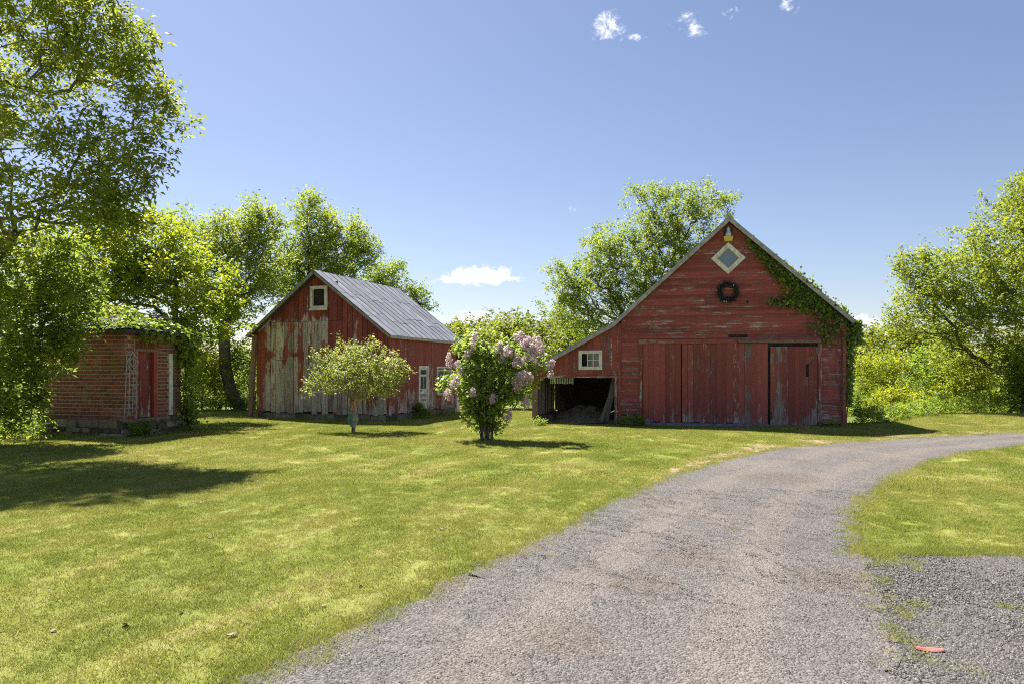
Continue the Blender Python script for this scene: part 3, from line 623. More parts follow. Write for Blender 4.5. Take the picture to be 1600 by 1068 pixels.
# white diamond window, pane and lamp
dcx, dcz = fx(1137.5), fz(1137.5, 404); rr = .55; ri = .36
b = MB()
for k in range(4):
    a0, a1 = k*math.pi/2, (k+1)*math.pi/2; P = [(dcx+r_*math.cos(a), dcz+r_*math.sin(a)*.97) for r_, a in ((rr, a0), (rr, a1), (ri, a1), (ri, a0))]
    b.add([(x, -.075, z) for x, z in P]+[(x, -.02, z) for x, z in P], [(0, 1, 2, 3), (7, 6, 5, 4), (0, 4, 5, 1), (1, 5, 6, 2), (2, 6, 7, 3), (3, 7, 4, 0)])
dw = b.build('diamond_window', M_WHITE, barn)
b = MB()
for k in range(4):
    a0, a1 = k*math.pi/2, (k+1)*math.pi/2; P = [(dcx+r_*math.cos(a), dcz+r_*math.sin(a)*.97) for r_, a in ((ri, a0), (ri, a1), (ri-.055, a1), (ri-.055, a0))]
    b.add([(x, -.058, z) for x, z in P]+[(x, -.03, z) for x, z in P], [(0, 1, 2, 3), (7, 6, 5, 4), (0, 4, 5, 1), (1, 5, 6, 2), (2, 6, 7, 3), (3, 7, 4, 0)])
b.build('sash', M_RAKE, dw)
P = [(dcx+(ri-.05)*math.cos(k*math.pi/2), -.04, dcz+(ri-.05)*math.sin(k*math.pi/2)*.97) for k in range(4)]
link('pane', mesh('pane', P, [(0, 1, 2, 3)]), dw, M_PANEBLUE)
lz = dcz+.56
lamp = MB().add([(dcx-.12, -.13, lz), (dcx+.12, -.13, lz), (dcx+.12, -.02, lz), (dcx-.12, -.02, lz), (dcx-.155, -.15, lz+.16), (dcx+.155, -.15, lz+.16), (dcx+.155, -.02, lz+.16), (dcx-.155, -.02, lz+.16)],
     [(0,3,2,1),(4,5,6,7),(0,1,5,4),(1,2,6,5),(2,3,7,6),(3,0,4,7)]).build('wall_lamp', M_YELLOW, barn)
tag(lamp, 'small lamp with yellow base and pale dome above the diamond window')
MB().lathe([(0, .0), (.09, .0), (.1, .07), (.085, .13), (.055, .2), (.06, .25), (.035, .32), (0, .34)], (dcx, -.1, lz+.16), 14).build('dome', M_CHROME, lamp, True)
MB().lathe([(0, 0), (.16, 0), (.16, .02), (0, .02)], (0, 0, 0), 16).build('back_plate', M_BLACKM, lamp).matrix_local = Matrix.Translation((dcx, -.03, lz+.33)) @ Matrix.Rotation(R(90), 4, 'X')
MB().tube([(BW/2, -.2, APEX-.05), (BW/2, -.2, APEX+.42)], .008, 5).build('roof_finial', M_GREY, barn)
# wreath
wc = BARN.world(fx(1137), -.09, fz(1137, 457)); wr = tag(empty('wreath', tuple(wc), BARN.rz), 'dark round wreath hanging below the diamond window', 'wreath')
MB().tube([(.27*math.cos(a), 0, .27*math.sin(a)) for a in np.linspace(0, 2*math.pi, 25)], .035, 6, False).build('ring', M_BLACKM, wr)
n = 1500; a = rng.random(n)*6.283; q = rng.normal(0, .045, (n, 2)); rad = .275+q[:, 0]
pos = np.stack([rad*np.cos(a), np.clip(q[:, 1], -.09, .05)*.8-.02, rad*np.sin(a)], 1); nr = rdir(n); nr[:, 1] -= .6; tp = np.stack([-np.sin(a), rng.normal(0, .5, n), np.cos(a)], 1)+rdir(n)*.8
link('foliage', leaf_mesh('foliage', pos, nr, tp, .05+.04*rng.random(n), rng.random(n), .3), wr, M_L_WREATH)
for dx, dz in ((-.13, -.31), (-.06, -.32), (.17, .22)):
    MB().lathe([(0, -.02), (.018, -.01), (.018, .01), (0, .02)], (dx, -.08, dz), 8).build('berry', M_WHITE, wr)
# ivy along the right rake and down the corner
iv = tag(empty('ivy', tuple(BARN.world(BW+.05, -.1, 0)), BARN.rz), 'green ivy climbing the right corner and rake of the large barn', 'ivy')
ix = BW+.05; pts = []; szs = []
def ivy_cl(px, py, rp, n, dep=.1): # clump near a pixel on the wall
    x, z = BARN.front(px, py); r_ = rp*22.4/F
    q = rng.normal(0, .5, (n, 2))*r_; pts.append(np.stack([x-ix+q[:, 0], .1-dep*rng.random(n)-.03, z+q[:, 1]], 1))
for px, py, rp, n in ((1172, 376, 7, 40), (1178, 384, 8, 50), (1190, 398, 10, 90), (1203, 411, 12, 150), (1218, 425, 14, 220), (1232, 436, 15, 260), (1247, 448, 17, 290), (1260, 459, 18, 300), (1274, 469, 17, 270), (1288, 479, 15, 240), (1300, 487, 14, 200), (1314, 494, 12, 170),
                      (1210, 470, 9, 50), (1225, 471, 12, 90), (1240, 470, 12, 120), (1258, 480, 12, 90), (1285, 503, 16, 80), (1268, 508, 12, 30), (1290, 525, 11, 60), (1304, 512, 12, 90)):
    ivy_cl(px, py, rp, n, .16)
n = 1800; zz = fz(1325, 500)-rng.random(n)**1.4*2.75; wv = .2*(.45+.55*(zz/3.4))
pts.append(np.stack([rng.normal(.12, .5, n)*wv+.05, .12+rng.random(n)*.5-.1, zz], 1))
n = 500; zz = fz(1332, 500)-rng.random(n)*.75; pts.append(np.stack([.3+rng.normal(0, .09, n), rng.random(n)*.6-.2, zz], 1))
# over the roof edge
n = 190; xx = rng.uniform(5.3, 7.4, n); pts.append(np.stack([xx-ix, -.2+rng.random(n)*.35, zroof(xx)+.0+.04*rng.random(n)*np.sin((xx-5)/2.4*3.1)], 1))
P = np.vstack(pts); n = len(P); nr = rdir(n)*.7; nr[:, 1] -= .8; nr[:, 2] += .35; tp = rdir(n); tp[:, 2] -= .8
link('leaves', leaf_mesh('leaves', P, nr/np.linalg.norm(nr, axis=1, keepdims=True), tp, .07+.06*rng.random(n), rng.random(n), .8), iv, M_L_IVY)
b = MB()
for k in range(10):
    x0 = random.uniform(-.2, .03); p = [(x0, .06, 0)]
    for s in range(9): p.append((p[-1][0]+random.gauss(-.02 if s > 3 else 0, .06), .055+random.random()*.02, p[-1][2]+random.uniform(.3, .46)))
    b.tube(p, [.013*(1-i/11) for i in range(len(p))], 4)
for k in range(22):
    x0, z0 = BARN.front(random.uniform(1255, 1315), random.uniform(500, 560)); p = [(x0-ix, .06, z0)]
    for s in range(5): p.append((p[-1][0]+random.gauss(-.02, .07), .06, p[-1][2]+random.uniform(.05, .2)))
    b.tube(p, .006, 3)
b.build('stems', M_BARK, iv)
# things in the lean-to
def loose(name, label, cat, fr, build, m): o = build.build(name, m); o.location = (*fr.o, 0); o.rotation_euler = (0, 0, fr.rz); return tag(o, label, cat)
loose('leaning_timber', 'grey weathered timber leaning upright at the right of the lean-to opening', 'timber', BARN, MB().beam((fx(945), .25, .06), (fx(961), .5, HZ+.1), .2, .1, (0, 1, 0)), M_GREYD)
loose('leaning_timber', 'shorter grey timber crossing the foot of the leaning one in lean-to', 'timber', BARN, MB().beam((fx(938), .1, .05), (fx(953), .42, 1.0), .13, .06, (0, 1, 0)), M_GREYD)
b = MB(); b.box(-2.85, -2.35, .12, 1.1, .06, .1)
for q in ((-2.85, -2.81, .12, 1.1), (-2.39, -2.35, .12, 1.1), (-2.81, -2.39, .12, .16), (-2.81, -2.39, 1.06, 1.1)): b.box(q[0], q[1], q[2], q[3], .1, .27)
loose('feed_trough', 'low dark wooden trough on the floor at left of lean-to', 'trough', BARN, b, M_DARKWOOD)
b = MB().lathe([(0, 0), (.1, 0), (.13, .06), (.12, .16), (.08, .22), (0, .24)], (fx(1010), -.42, .0), 9); b.V = [(x+random.gauss(0, .012), y+random.gauss(0, .012), z) for x, y, z in b.V]
loose('field_stone', 'rounded blue grey stone at the left foot of the barn doors', 'stone', BARN, b, M_TARP)
# ================================================================== the small barn
SW, SD, SK, SA = 6.05, 5.72, .755, 5.63
shed = tag(empty('barn', (*SHED.o, 0), SHED.rz), 'small weathered barn with peeling red planks and grey metal roof', 'barn')
sx = lambda px: SHED.front(px)[0]; sz = lambda px, py: SHED.front(px, py)[1]; XM = sx(497)
sroof = lambda x: SA-SK*abs(x-XM)
SX0 = sx(402)
P = [(SX0+.02, .2), (SX0+.02, sroof(SX0)-.2), (XM, SA-.2), (-.02, sroof(0)-.2), (-.02, .2)]
gwall = gable_panel(P, .03, .06).build('gable_wall', M_DARK, shed); gable_panel(P, SD-.06, SD-.03).build('rear_wall', M_DARKWOOD, shed)
rwall = MB().box(-.06, -.03, .06, SD-.06, .2, sroof(0)-.2).build('side_wall', M_DARK, shed); MB().box(SX0+.03, SX0+.06, .06, SD-.06, .2, sroof(SX0)-.2).build('side_wall', M_DARKWOOD, shed)
def nz(x, z): return math.sin(x*3.1+z*1.7)*.5+math.sin(x*7.3-z*2.9+1)*.3+math.sin(z*6.1+x*1.3)*.2
ztop = sz(470, 503); zmid = sz(470, 548); zlow = sz(470, 562)
def peel_gable(x, z):
    n_ = nz(x, z); xl = x-SX0; v = .12+.05*n_
    if z < ztop+.05 and x < sx(513): v = .62+.12*n_
    elif z < ztop+.25 and x < sx(560): v = .3+.12*n_
    elif sx(513) <= x < sx(560) and z < 3.6: v = .33+.15*n_
    if x < sx(432) and zlow-.5 < z < zmid+.15: v = .12+.22*n_
    if sx(432) <= x < sx(480) and zlow-.2 < z < zmid+.1: v = .4+.25*n_
    if sx(495) < x < sx(530) and 2.0 < z < 2.75: v = .18+.15*n_
    if z < 2.2 and x < sx(535): v = max(v, .78+.1*n_) if z < 1.75 else max(v, .6+.3*n_)
    if x >= sx(535) and z < 2.1: v = max(v, .3+.4*max(0, (2.1-z)/1.4)+.14*n_)
    if xl < .28: v = .3+.3*n_
    return v+.09*math.sin(x*23+z*2.1)+.07*math.sin(x*11.7-z*4.3)
ww0, ww1, wv0, wv1 = sx(485.5), sx(512), sz(499, 483), sz(499, 447)
e = splits(SX0, .0, .225, .1); e = np.array(sorted([v for v in e if not (abs(v-ww0-.06) < .09 or abs(v-ww1+.06) < .09)]+[ww0+.06, ww1-.06]))
for a, b_ in zip(e[:-1], e[1:]):
    c = (a+b_)/2; g = .004+.011*random.random()**2; k = random.gauss(0, .09); pf = lambda x, z, k=k: peel_gable(x, z)+k; rt = lambda x: sroof(x)-.14
    zb = .22+random.gauss(0, .04); dj = random.gauss(0, .004); segs = []
    if ww0 < c < ww1: segs = [(zb, ztop-.0), (ztop+.008, wv0+.06), (wv1-.06, rt)]
    elif c < sx(545) and c > SX0+.25:
        if random.random() < .55: q = zmid if random.random() < .5 else zlow; segs = [(zb, q), (q+.012, ztop), (ztop+.012, rt)]
        else: segs = [(zb, ztop), (ztop+.01, rt)]
    else: segs = [(zb, rt)]
    for z0, z1 in segs:
        up = callable(z1) and len(segs) > 1; board_v(gwall, 'plank', a+g, b_-g, z0, z1, (.005 if up else .03)+dj, .026, M_PVB, pf)
wf = wrect(shed, M_WHITE, ww0, ww1, wv0, wv1, .12, .055, 'loft_window'); MB().box(ww0-.03, ww1+.03, -.09, -.055, wv0-.05, wv0+.02).build('sill', M_WHITE, wf)
MB().box(ww0-.2, ww1+.2, .35, .37, wv0-.2, wv1+.2).build('shade_backing', M_DARK, shed)  # near-black panel added where the loft opening holds only shade
# side wall
ty = lambda px: SHED.side(px)[0]; tz = lambda px, py: SHED.side(px, py)[1]
d0, d1, dzt = ty(654), ty(669), tz(660, 571); v0, v1, vz0, vz1 = ty(682), ty(704), tz(692, 615), tz(692, 572)
e = splits(.0, SD, .22, .1); e = np.array(sorted([v for v in e if min(abs(v-d0-.05), abs(v-d1+.05), abs(v-v0-.05), abs(v-v1+.05)) > .09]+[d0+.05, d1-.05, v0+.05, v1-.05]))
def peel_side(y, z): return .2+.05*nz(y, z)+.46*max(0, 1-z/1.55)+(.25 if d1 < y < v0 and z < 2.2 else 0)
for a, b_ in zip(e[:-1], e[1:]):
    c = (a+b_)/2; g = .004; k = random.gauss(0, .06); pf = lambda y, z, k=k: peel_side(y, z)+k; zb = .24+random.gauss(0, .025); rt = sroof(0)-.1
    if d0 < c < d1: segs = [(dzt-.06, rt)]
    elif v0 < c < v1: segs = [(zb, vz0+.05), (vz1-.05, rt)]
    else: segs = [(zb, rt)]
    for z0, z1 in segs: board_v(rwall, 'plank', a+g, b_-g, z0, z1, .03, .026, M_PVB, pf, 'side', -.03)
board_v(shed, 'corner_board', -.09, .03, .2, sroof(0)-.15, .052, .02, M_PVB, lambda x, z: .46+.2*nz(x, z)); board_v(shed, 'corner_board', -.03, .08, .2, sroof(0)-.13, .03, .024, M_PVB, lambda x, z: .42+.2*nz(x, z), 'side', 0.0)
MB().beam((-.01, v0+.35, .3), (-.01, SD, .3), .1, .16).build('sill_beam', M_GREY, shed)
# door with glass and panels
door = MB().box(-.03, .0, d0+.08, d1-.08, .3, dzt-.08).build('door', M_WHITE, shed); wrect(door, M_WHITE, d0, d1, .24, dzt, .085, .03, 'door_frame', 'side', .0)
g0, g1 = d0+.17, d1-.17; MB().box(.003, .008, g0, g1, 1.12, dzt-.42).build('pane', M_GLASS, door); MB().box(.003, .009, g0, g1, dzt-.34, dzt-.16).build('pane', M_GLASS, door)
MB().box(.009, .02, (g0+g1)/2-.015, (g0+g1)/2+.015, 1.12, dzt-.42).build('muntin', M_WHITE, door)
for q in ((.62, .72), (.8, .92)): MB().box(.0, .012, g0, g1, q[0], q[1]).build('door_panel', M_RAKE, door)
MB().lathe([(0, -.03), (.03, -.02), (.03, .02), (0, .03)], (.045, d0+.13, 1.05), 8).build('handle', M_BLACKM, door)
wn_ = wrect(shed, M_WHITE, v0, v1, vz0, vz1, .07, .05, 'window', 'side', .0)
MB().box(-.02, -.012, v0+.07, v1-.07, vz0+.07, vz1-.07).build('pane', M_GLASS, wn_); MB().box(-.01, .03, v0+.07, v1-.07, vz1-.19, vz1-.15).build('rail', M_WHITE, wn_); MB().box(-.01, .025, (v0+v1)/2-.025, (v0+v1)/2+.025, vz0+.07, vz1-.19).build('muntin', M_WHITE, wn_)
MB().box(-.04, .07, v0-.03, v1+.03, vz0-.05, vz0-.005).build('sill', M_RAKE, wn_)
sg = loose('paper_sign', 'small orange paper sign in the side window of the small barn', 'sign', SHED, MB().box(.031, .036, ty(689.5), ty(698), tz(693, 609), tz(693, 599)), M_ORANGE)
# roof
for xb, nm in ((SX0-.3, -1), (.22, 1)):
    s = roof_sheet(shed, 'roof', (XM, SA-.035), (xb, sroof(xb)-.035), -.26, SD+.26, .08, M_DARKWOOD)
    N = 13 if nm > 0 else 5; L0, L1 = -.3, SD+.3
    for i in range(N):
        y0, y1 = L0+(L1-L0)*i/N, L0+(L1-L0)*(i+1)/N
        if nm > 0:
            cs = [0, random.uniform(.3, .42), random.uniform(.62, .75), 1]
            for c0, c1 in zip(cs[:-1], cs[1:]):
                xa, xe = XM+(xb+.03-XM)*c0, XM+(xb+.03-XM)*min(1, c1+.02); j = abs(random.gauss(0, .004))
                roof_sheet(s, 'roof_panel', (xa, sroof(xa)+.0+j-.008*c0), (xe, sroof(xe)+j+.006), y0+.002, y1-.002, .014, M_METAL)
            MB().beam((XM, y1, sroof(XM)+.012), (xb+.03, y1, sroof(xb+.03)+.012), .022, .02).build('seam', M_METAL, s)
        else: roof_sheet(s, 'roof_panel', (XM, SA+.005), (xb-.03, sroof(xb-.03)+.005), y0+.002, y1-.002, .02, M_METAL)
    roof_sheet(shed, 'rake_board', (XM, SA-.03), (xb, sroof(xb)-.03), -.305, -.262, .09, M_GREY)
MB().beam((.23, -.28, sroof(.22)-.07), (.23, SD+.28, sroof(.22)-.07), .025, .1).build('eave_board', M_RAKE, shed)
MB().tube([(XM, -.28, SA), (XM-.01, -.28, SA+.2)], [.014, .006], 5).build('roof_finial', M_GREY, shed)
x = SX0
while x < -.1:
    s_ = random.uniform(.3, .6); MB().box(x, min(-.02, x+s_), .0+random.random()*.03, .2, -.1, .2+random.uniform(-.03, .02)).build('footing_stone', M_FOUND, shed); x += s_+.02
y = .05
while y < SD-.2:
    s_ = random.uniform(.3, .6); MB().box(-.2, .0-random.random()*.03, y, min(y+s_, SD-.05), -.1, .21).build('footing_stone', M_FOUND, shed); y += s_+.02
MB().beam((sx(394), -.1, .0), (sx(400), -.06, sroof(SX0)-.2), .2, .1, (0, 1, 0)).build('leaning_post', M_BROWN, shed)
MB().beam((sx(406), -.07, sz(410, 517)), (sx(425), -.07, sz(425, 499)), .09, .03, (0, 1, 0)).build('brace', M_RAKE, shed)
loose('white_board', 'white upright board standing at the far right corner of small barn', 'board', SHED, MB().beam((.12, SD-.1, .0), (.03, SD+.15, 1.05), .3, .05, (1, 0, 0)), M_WHITE)
# ================================================================== the brick hut
hut = tag(empty('brick_hut', (*HUT.o, 0), HUT.rz), 'small old red brick hut on stone base under trees', 'hut')
HX, HY, FZ, HT = -3.02, 2.12, .48, 2.9; CRS = .1045; BL = .245
hy = lambda px: HUT.side(px)[0]; hz = lambda px, py: HUT.side(px, py)[1]
dy0, dy1, dzt = hy(213), hy(246), hz(228, 545); ny0, ny1, nzt, nzb = hy(264), hy(273), hz(268, 551), hz(268, 647)
b = MB(); b.box(HX+.02, -.008, .008, .2, FZ, HT); b.box(HX+.02, HX+.2, .2, HY-.2, FZ, HT); b.box(HX+.02, -.02, HY-.2, HY-.02, FZ, HT)
for a0, a1, z0, z1 in ((.2, dy0, FZ, HT), (dy0, dy1, dzt, HT), (dy1, ny0, FZ, HT), (ny0, ny1, nzt, HT), (ny1, HY-.2, FZ, HT)): 
    if a1 > a0: b.box(-.2, -.008, a0, a1, z0, z1)
hwall = b.build('wall', M_MORTAR, hut)
brick_me = {}
def brick(L, Wd=.09):
    k = round(L, 2)
    if k not in brick_me:
        b = MB().box(-k/2, k/2, -.0, Wd, -.038, .038); me = mesh('brick', b.V, b.F); me.materials.append(M_BRICK); brick_me[k] = me
    return brick_me[k]
rest = MB(); cr = 0; z = FZ+CRS/2
while z < HT-.02:
    x = -.004; first = True
    while x > HX+.05:
        L = BL-.026 if not (first and cr % 2) else BL/2-.026; L = min(L, x-HX-.01); cx = x-L/2
        if cx > -1.95:
            o = link('brick', brick(L), hwall); o.location = (cx, random.gauss(0, .003), z+random.gauss(0, .002)); o.rotation_euler = (0, 0, random.gauss(0, .008))
        else: rest.box(cx-L/2, cx+L/2, 0, .09, z-.038, z+.038)
        x -= L+.026; first = False
    y = .1 if cr % 2 == 0 else .22
    rng_open = [(dy0-.02, dy1+.02, 0, dzt+.0), (ny0-.01, ny1+.01, nzb-.1, nzt), (dy0-.04, dy1+.04, dzt, dzt+.24)]
    while y < HY-.03:
        L = min(BL-.026, HY-y); parts = [(y, y+L)]
        for o0, o1, z0, z1 in rng_open:
            if z0 < z < z1:
                np_ = []
                for a, c in parts:
                    if c <= o0 or a >= o1: np_.append((a, c))
                    else:
                        if a < o0-.05: np_.append((a, o0-.01))
                        if c > o1+.05: np_.append((o1+.01, c))
                parts = np_
        for a, c in parts:
            o = link('brick', brick(c-a), hwall); o.rotation_euler = (0, 0, R(90)+random.gauss(0, .008)); o.location = (random.gauss(.001, .003), (a+c)/2, z+random.gauss(0, .002))
        y += BL
    z += CRS; cr += 1
tag(rest.build('brickwork', M_BRICK, hwall), kind='stuff')
yy = dy0-.02
while yy < dy1+.0:
    b = MB().box(-.09, .008, yy, yy+.062, dzt+.01, dzt+.225); b.build('lintel_brick', M_BRICK, hwall); yy += .078
# stone base
def stones(axis, a0, a1, z0, z1):
    z = z0
    while z < z1-.04:
        h = min(random.uniform(.1, .2), z1-z); a = a0
        if z1-(z+h) < .07: h = z1-z
        while a < a1-.03:
            L = min(random.uniform(.25, .7), a1-a); d = random.uniform(.02, .09); q = .012
            if axis == 'x': bb = MB().box(a+q, a+L-q, -d, .1, z+q, z+h-q)
            else: bb = MB().box(-.1, d, a+q, a+L-q, z+q, z+h-q)
            bb.V = [tuple(np.array(v)+rng.normal(0, .012, 3)) for v in bb.V]; bb.build('foundation_stone', M_FOUND, hut); a += L
        z += h
stones('x', HX, .0, -.08, FZ-.01); stones('y', .08, HY, -.08, FZ-.01)
MB().box(HX+.02, -.02, .05, HY-.02, -.1, FZ-.003).build('foundation_core', M_MORTAR, hut)
MB().box(-.1, .1, dy0-.04, ny0-.05, FZ-.07, FZ+.005).build('door_sill', M_FOUND, hut); MB().box(-.1, .13, ny0-.04, HY+.02, nzb-.14, nzb-.01).build('window_sill', M_FOUND, hut)
MB().box(-.12, .02, -.06, .1, FZ-.08, FZ+.005).build('corner_stone', M_FOUND, hut)
hd = MB().box(-.16, -.13, dy0+.06, dy1-.07, FZ+.0, dzt-.06).build('door', M_DARK, hut)
e = splits(dy0+.06, dy1-.12, .16, .08)
for a, c in zip(e[:-1], e[1:]): board_v(hd, 'plank', a+.004, c-.004, FZ+.02, dzt-.07, .02, .03, M_PVB, lambda y, z: .28+.3*max(0, 1-(z-FZ)/.7)+.1*nz(y*4, z), 'side', -.13)
board_v(hd, 'door_jamb', dy1-.13, dy1-.0, FZ+.0, dzt, .02, .1, M_PVB, lambda y, z: .3, 'side', -.02); board_v(hd, 'door_jamb', dy0, dy0+.06, FZ+.0, dzt, .0, .1, M_PVB, lambda y, z: .3, 'side', -.02)
MB().box(-.14, .012, dy0-.02, dy1+.02, dzt-.075, dzt+.005).build('door_lintel', M_BROWN, hut)
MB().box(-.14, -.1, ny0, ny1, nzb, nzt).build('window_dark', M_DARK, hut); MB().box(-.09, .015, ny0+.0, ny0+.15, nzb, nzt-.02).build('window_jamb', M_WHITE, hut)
# hipped roof, dark and ragged, with a loose ridge board
ov = .24; ez = HT+.04; rz_ = 3.6; A = [(HX-ov, -ov), (ov, -ov), (ov, HY+ov), (HX-ov, HY+ov)]; r0_, r1_ = (HX+1.05, HY/2, rz_), (-1.05, HY/2, rz_)
roof = MB().add([(x, y, ez) for x, y in A]+[(x, y, ez-.09) for x, y in A]+[r0_, r1_], [(0, 1, 9, 8), (1, 2, 9), (2, 3, 8, 9), (3, 0, 8), (0, 4, 5, 1), (1, 5, 6, 2), (2, 6, 7, 3), (3, 7, 4, 0), (7, 6, 5, 4)]).build('roof', M_SHINGLE, hut)
def shingle_rows(c0, c1, t0, t1, rows):
    for r_ in range(rows):
        f0, f1 = r_/rows, (r_+1.25)/rows; p0 = np.array(c0)*(1-f0)+np.array(t0)*f0; p1 = np.array(c1)*(1-f0)+np.array(t1)*f0; q0 = np.array(c0)*(1-min(1, f1))+np.array(t0)*min(1, f1); q1 = np.array(c1)*(1-min(1, f1))+np.array(t1)*min(1, f1)
        n = max(1, int(np.linalg.norm(p1-p0)/.3)); nrm = np.cross(p1-p0, q0-p0); nrm /= np.linalg.norm(nrm)
        for i in range(n):
            a, b2 = (i+.02)/n, (i+.98)/n; w0, w1 = p0*(1-a)+p1*a, p0*(1-b2)+p1*b2; u0, u1 = q0*(1-a)+q1*a, q0*(1-b2)+q1*b2; sl = random.uniform(-.05, .05); dn = (w0-u0)/max(1e-6, np.linalg.norm(w0-u0))*(.03+sl)
            L_ = .012+random.random()*.035; V = [w0+dn+nrm*(L_+.018), w1+dn+nrm*(L_+.018), u1+nrm*.008, u0+nrm*.008]; V += [v-nrm*.012 for v in V]
            MB().add(V, [(0, 1, 2, 3), (7, 6, 5, 4), (0, 4, 5, 1), (1, 5, 6, 2), (2, 6, 7, 3), (3, 7, 4, 0)]).build('shingle', M_SHINGLE, roof)
shingle_rows((A[0][0], A[0][1], ez), (A[1][0], A[1][1], ez), r0_, r1_, 5); shingle_rows((A[1][0], A[1][1], ez), (A[2][0], A[2][1], ez), r1_, (r1_[0]+.01, r1_[1]+.1, rz_), 5)
MB().beam((-1.3, HY/2-.05, rz_+.06), (.1, HY/2+.5, 3.35), .16, .03).build('ridge_board', M_GREY, roof)
# vine over the hut roof
vn = tag(empty('vine', tuple(HUT.world(0, HY+.1, 0)), HUT.rz), 'leafy green vine spilling over the roof of the brick hut', 'vine'); o_ = np.array((0, HY+.1, 0))
n = 4200; u = rng.random((n, 2)); x_ = -2.6+2.85*u[:, 0]; y_ = -.15+(HY+.4)*u[:, 1]; zr = np.minimum.reduce([ez+(ov-x_)/(ov+1.05)*(rz_-ez), ez+(y_+ov)/(HY/2+ov)*(rz_-ez), ez+(HY+ov-y_)/(HY/2+ov)*(rz_-ez)])
keep = (np.sin(x_*3.1+1)+np.sin(y_*2.7+x_)+rng.normal(0, .5, n)+.5*(y_-.6)+.2) > .25
Pv = np.stack([x_, y_, zr+.05+.12*rng.random(n)], 1)[keep]
n2 = 1100; Pv = np.vstack([Pv, np.stack([.12+rng.normal(0, .14, n2), HY-.3+rng.random(n2)*.75, 3.0-rng.random(n2)**1.5*1.0], 1), np.stack([.2+rng.normal(0, .15, 700), HY+.15+rng.normal(0, .2, 700), rng.random(700)*2.6], 1), np.stack([.2+rng.normal(0, .07, 260), .3+rng.random(260)*1.4, 2.95-rng.random(260)**2*.3], 1)])
n = len(Pv); nr = rdir(n)*.6; nr[:, 2] += .5; nr[:, 0] += .5; tp = rdir(n); tp[:, 2] -= .7
link('leaves', leaf_mesh('leaves', Pv-o_, nr, tp, .08+.07*rng.random(n), rng.random(n)*.8+.2*rng.random(n), .8), vn, M_L_MID)
b = MB()
for k in range(14):
    p = [(.1+random.gauss(0, .08), random.gauss(0, .1), 0)]
    for s_ in range(7): p.append((p[-1][0]+random.gauss(-.02, .05), p[-1][1]+random.gauss(-.03, .08), p[-1][2]+.42))
    b.tube(p, .012, 4)
b.build('stems', M_BARK, vn)
# trellis
tr = tag(empty('trellis', tuple(HUT.world(.05, .05, 0)), HUT.rz), 'tall pale wooden trellis with diamond top leaning beside the hut door', 'trellis')
def tl(px, py): y, z = HUT.side(px, py, .08); return (.04, y-.05, z)
def slat(p, q, wd=.022): MB().beam(tl(*p), tl(*q), wd, .012, (1, 0, 0)).build('slat', M_RAKE, tr)
slat((194, 655), (198, 552)); slat((212, 655), (214, 548)); slat((200.5, 646), (203, 552)); slat((206.5, 646), (208.5, 552))
for py in (583, 601, 619, 637): slat((193, py), (216, py-1))
for a, c in (((207, 549), (198, 565)), ((198, 565), (206, 581)), ((206, 581), (216.5, 565)), ((216.5, 565), (207, 549)), ((207, 557), (202, 565)), ((202, 565), (207, 573)), ((207, 573), (212, 565)), ((212, 565), (207, 557))): slat(a, c, .02)
#==PART3==
# ------------------------------------------------------------------ the two garden shrubs in front of the barns
ax, ay = gp(552, 674)
ap = tree('apple_tree', 'small round-crowned pale green tree in front of the small barn', 'tree', (ax, ay, 0), [(ax, ay, -.05), (ax+.02, ay, .45), (ax-.03, ay, .85), (ax+.02, ay, 1.25)],
     [EL(556, 585, ay, 68, 34, 1.1), EL(520, 590, ay, 42, 26, .7), EL(598, 585, ay, 38, 32, .7), EL(560, 556, ay, 50, 20, .8), EL(502, 560, ay, 20, 16, .3), EL(612, 566, ay, 22, 16, .4), EL(590, 610, ay, 30, 14, .5), EL(480, 605, ay, 14, 12, .3), EL(628, 590, ay, 12, 20, .3), EL(540, 543, ay, 12, 10, .3), EL(585, 540, ay, 14, 10, .3)],
     230, 36, .085, M_L_APPLE, .24, .075, 11, M_PINKBARK, dens_out=.4, bias=.12)
b = MB()
for k in range(5):
    a = random.uniform(0, 6.28); b.tube([(.1*math.cos(a), .1*math.sin(a)-.02, .7+random.random()*.2), (.12*math.cos(a+.3), .12*math.sin(a+.3), 1.0), (.1*math.cos(a+.5), .1*math.sin(a+.5), 1.2+random.random()*.1)], [.02, .035, .02], 5)
b.build('burl', M_PINKBARK, ap, True)
orn = tag(empty('garden_ornament', (ax+.02, ay-.14, 0)), 'blue-green and grey leaf-shaped garden ornament at the foot of small tree', 'ornament')
MB().tube([(0, 0, -.05), (0, 0, .62)], .02, 6).build('stake', M_BLACKM, orn)
for sgn, m_, nm in ((-1, M_BLUEGREEN, 'wing'), (1, M_PALEGREY, 'wing')):
    P = [(0, .12), (.08, .2), (.15, .3), (.17, .42), (.12, .53), (.03, .6), (0, .6)]; V = [(sgn*x, -.03+.12*x, z) for x, z in P]+[(sgn*x, -.015+.12*x, z) for x, z in P]; n = len(P)
    MB().add(V, [tuple(range(n)), tuple(range(2*n-1, n-1, -1))]+[(i, i+n, (i+1) % n+n, (i+1) % n) for i in range(n)]).build(nm, m_, orn)
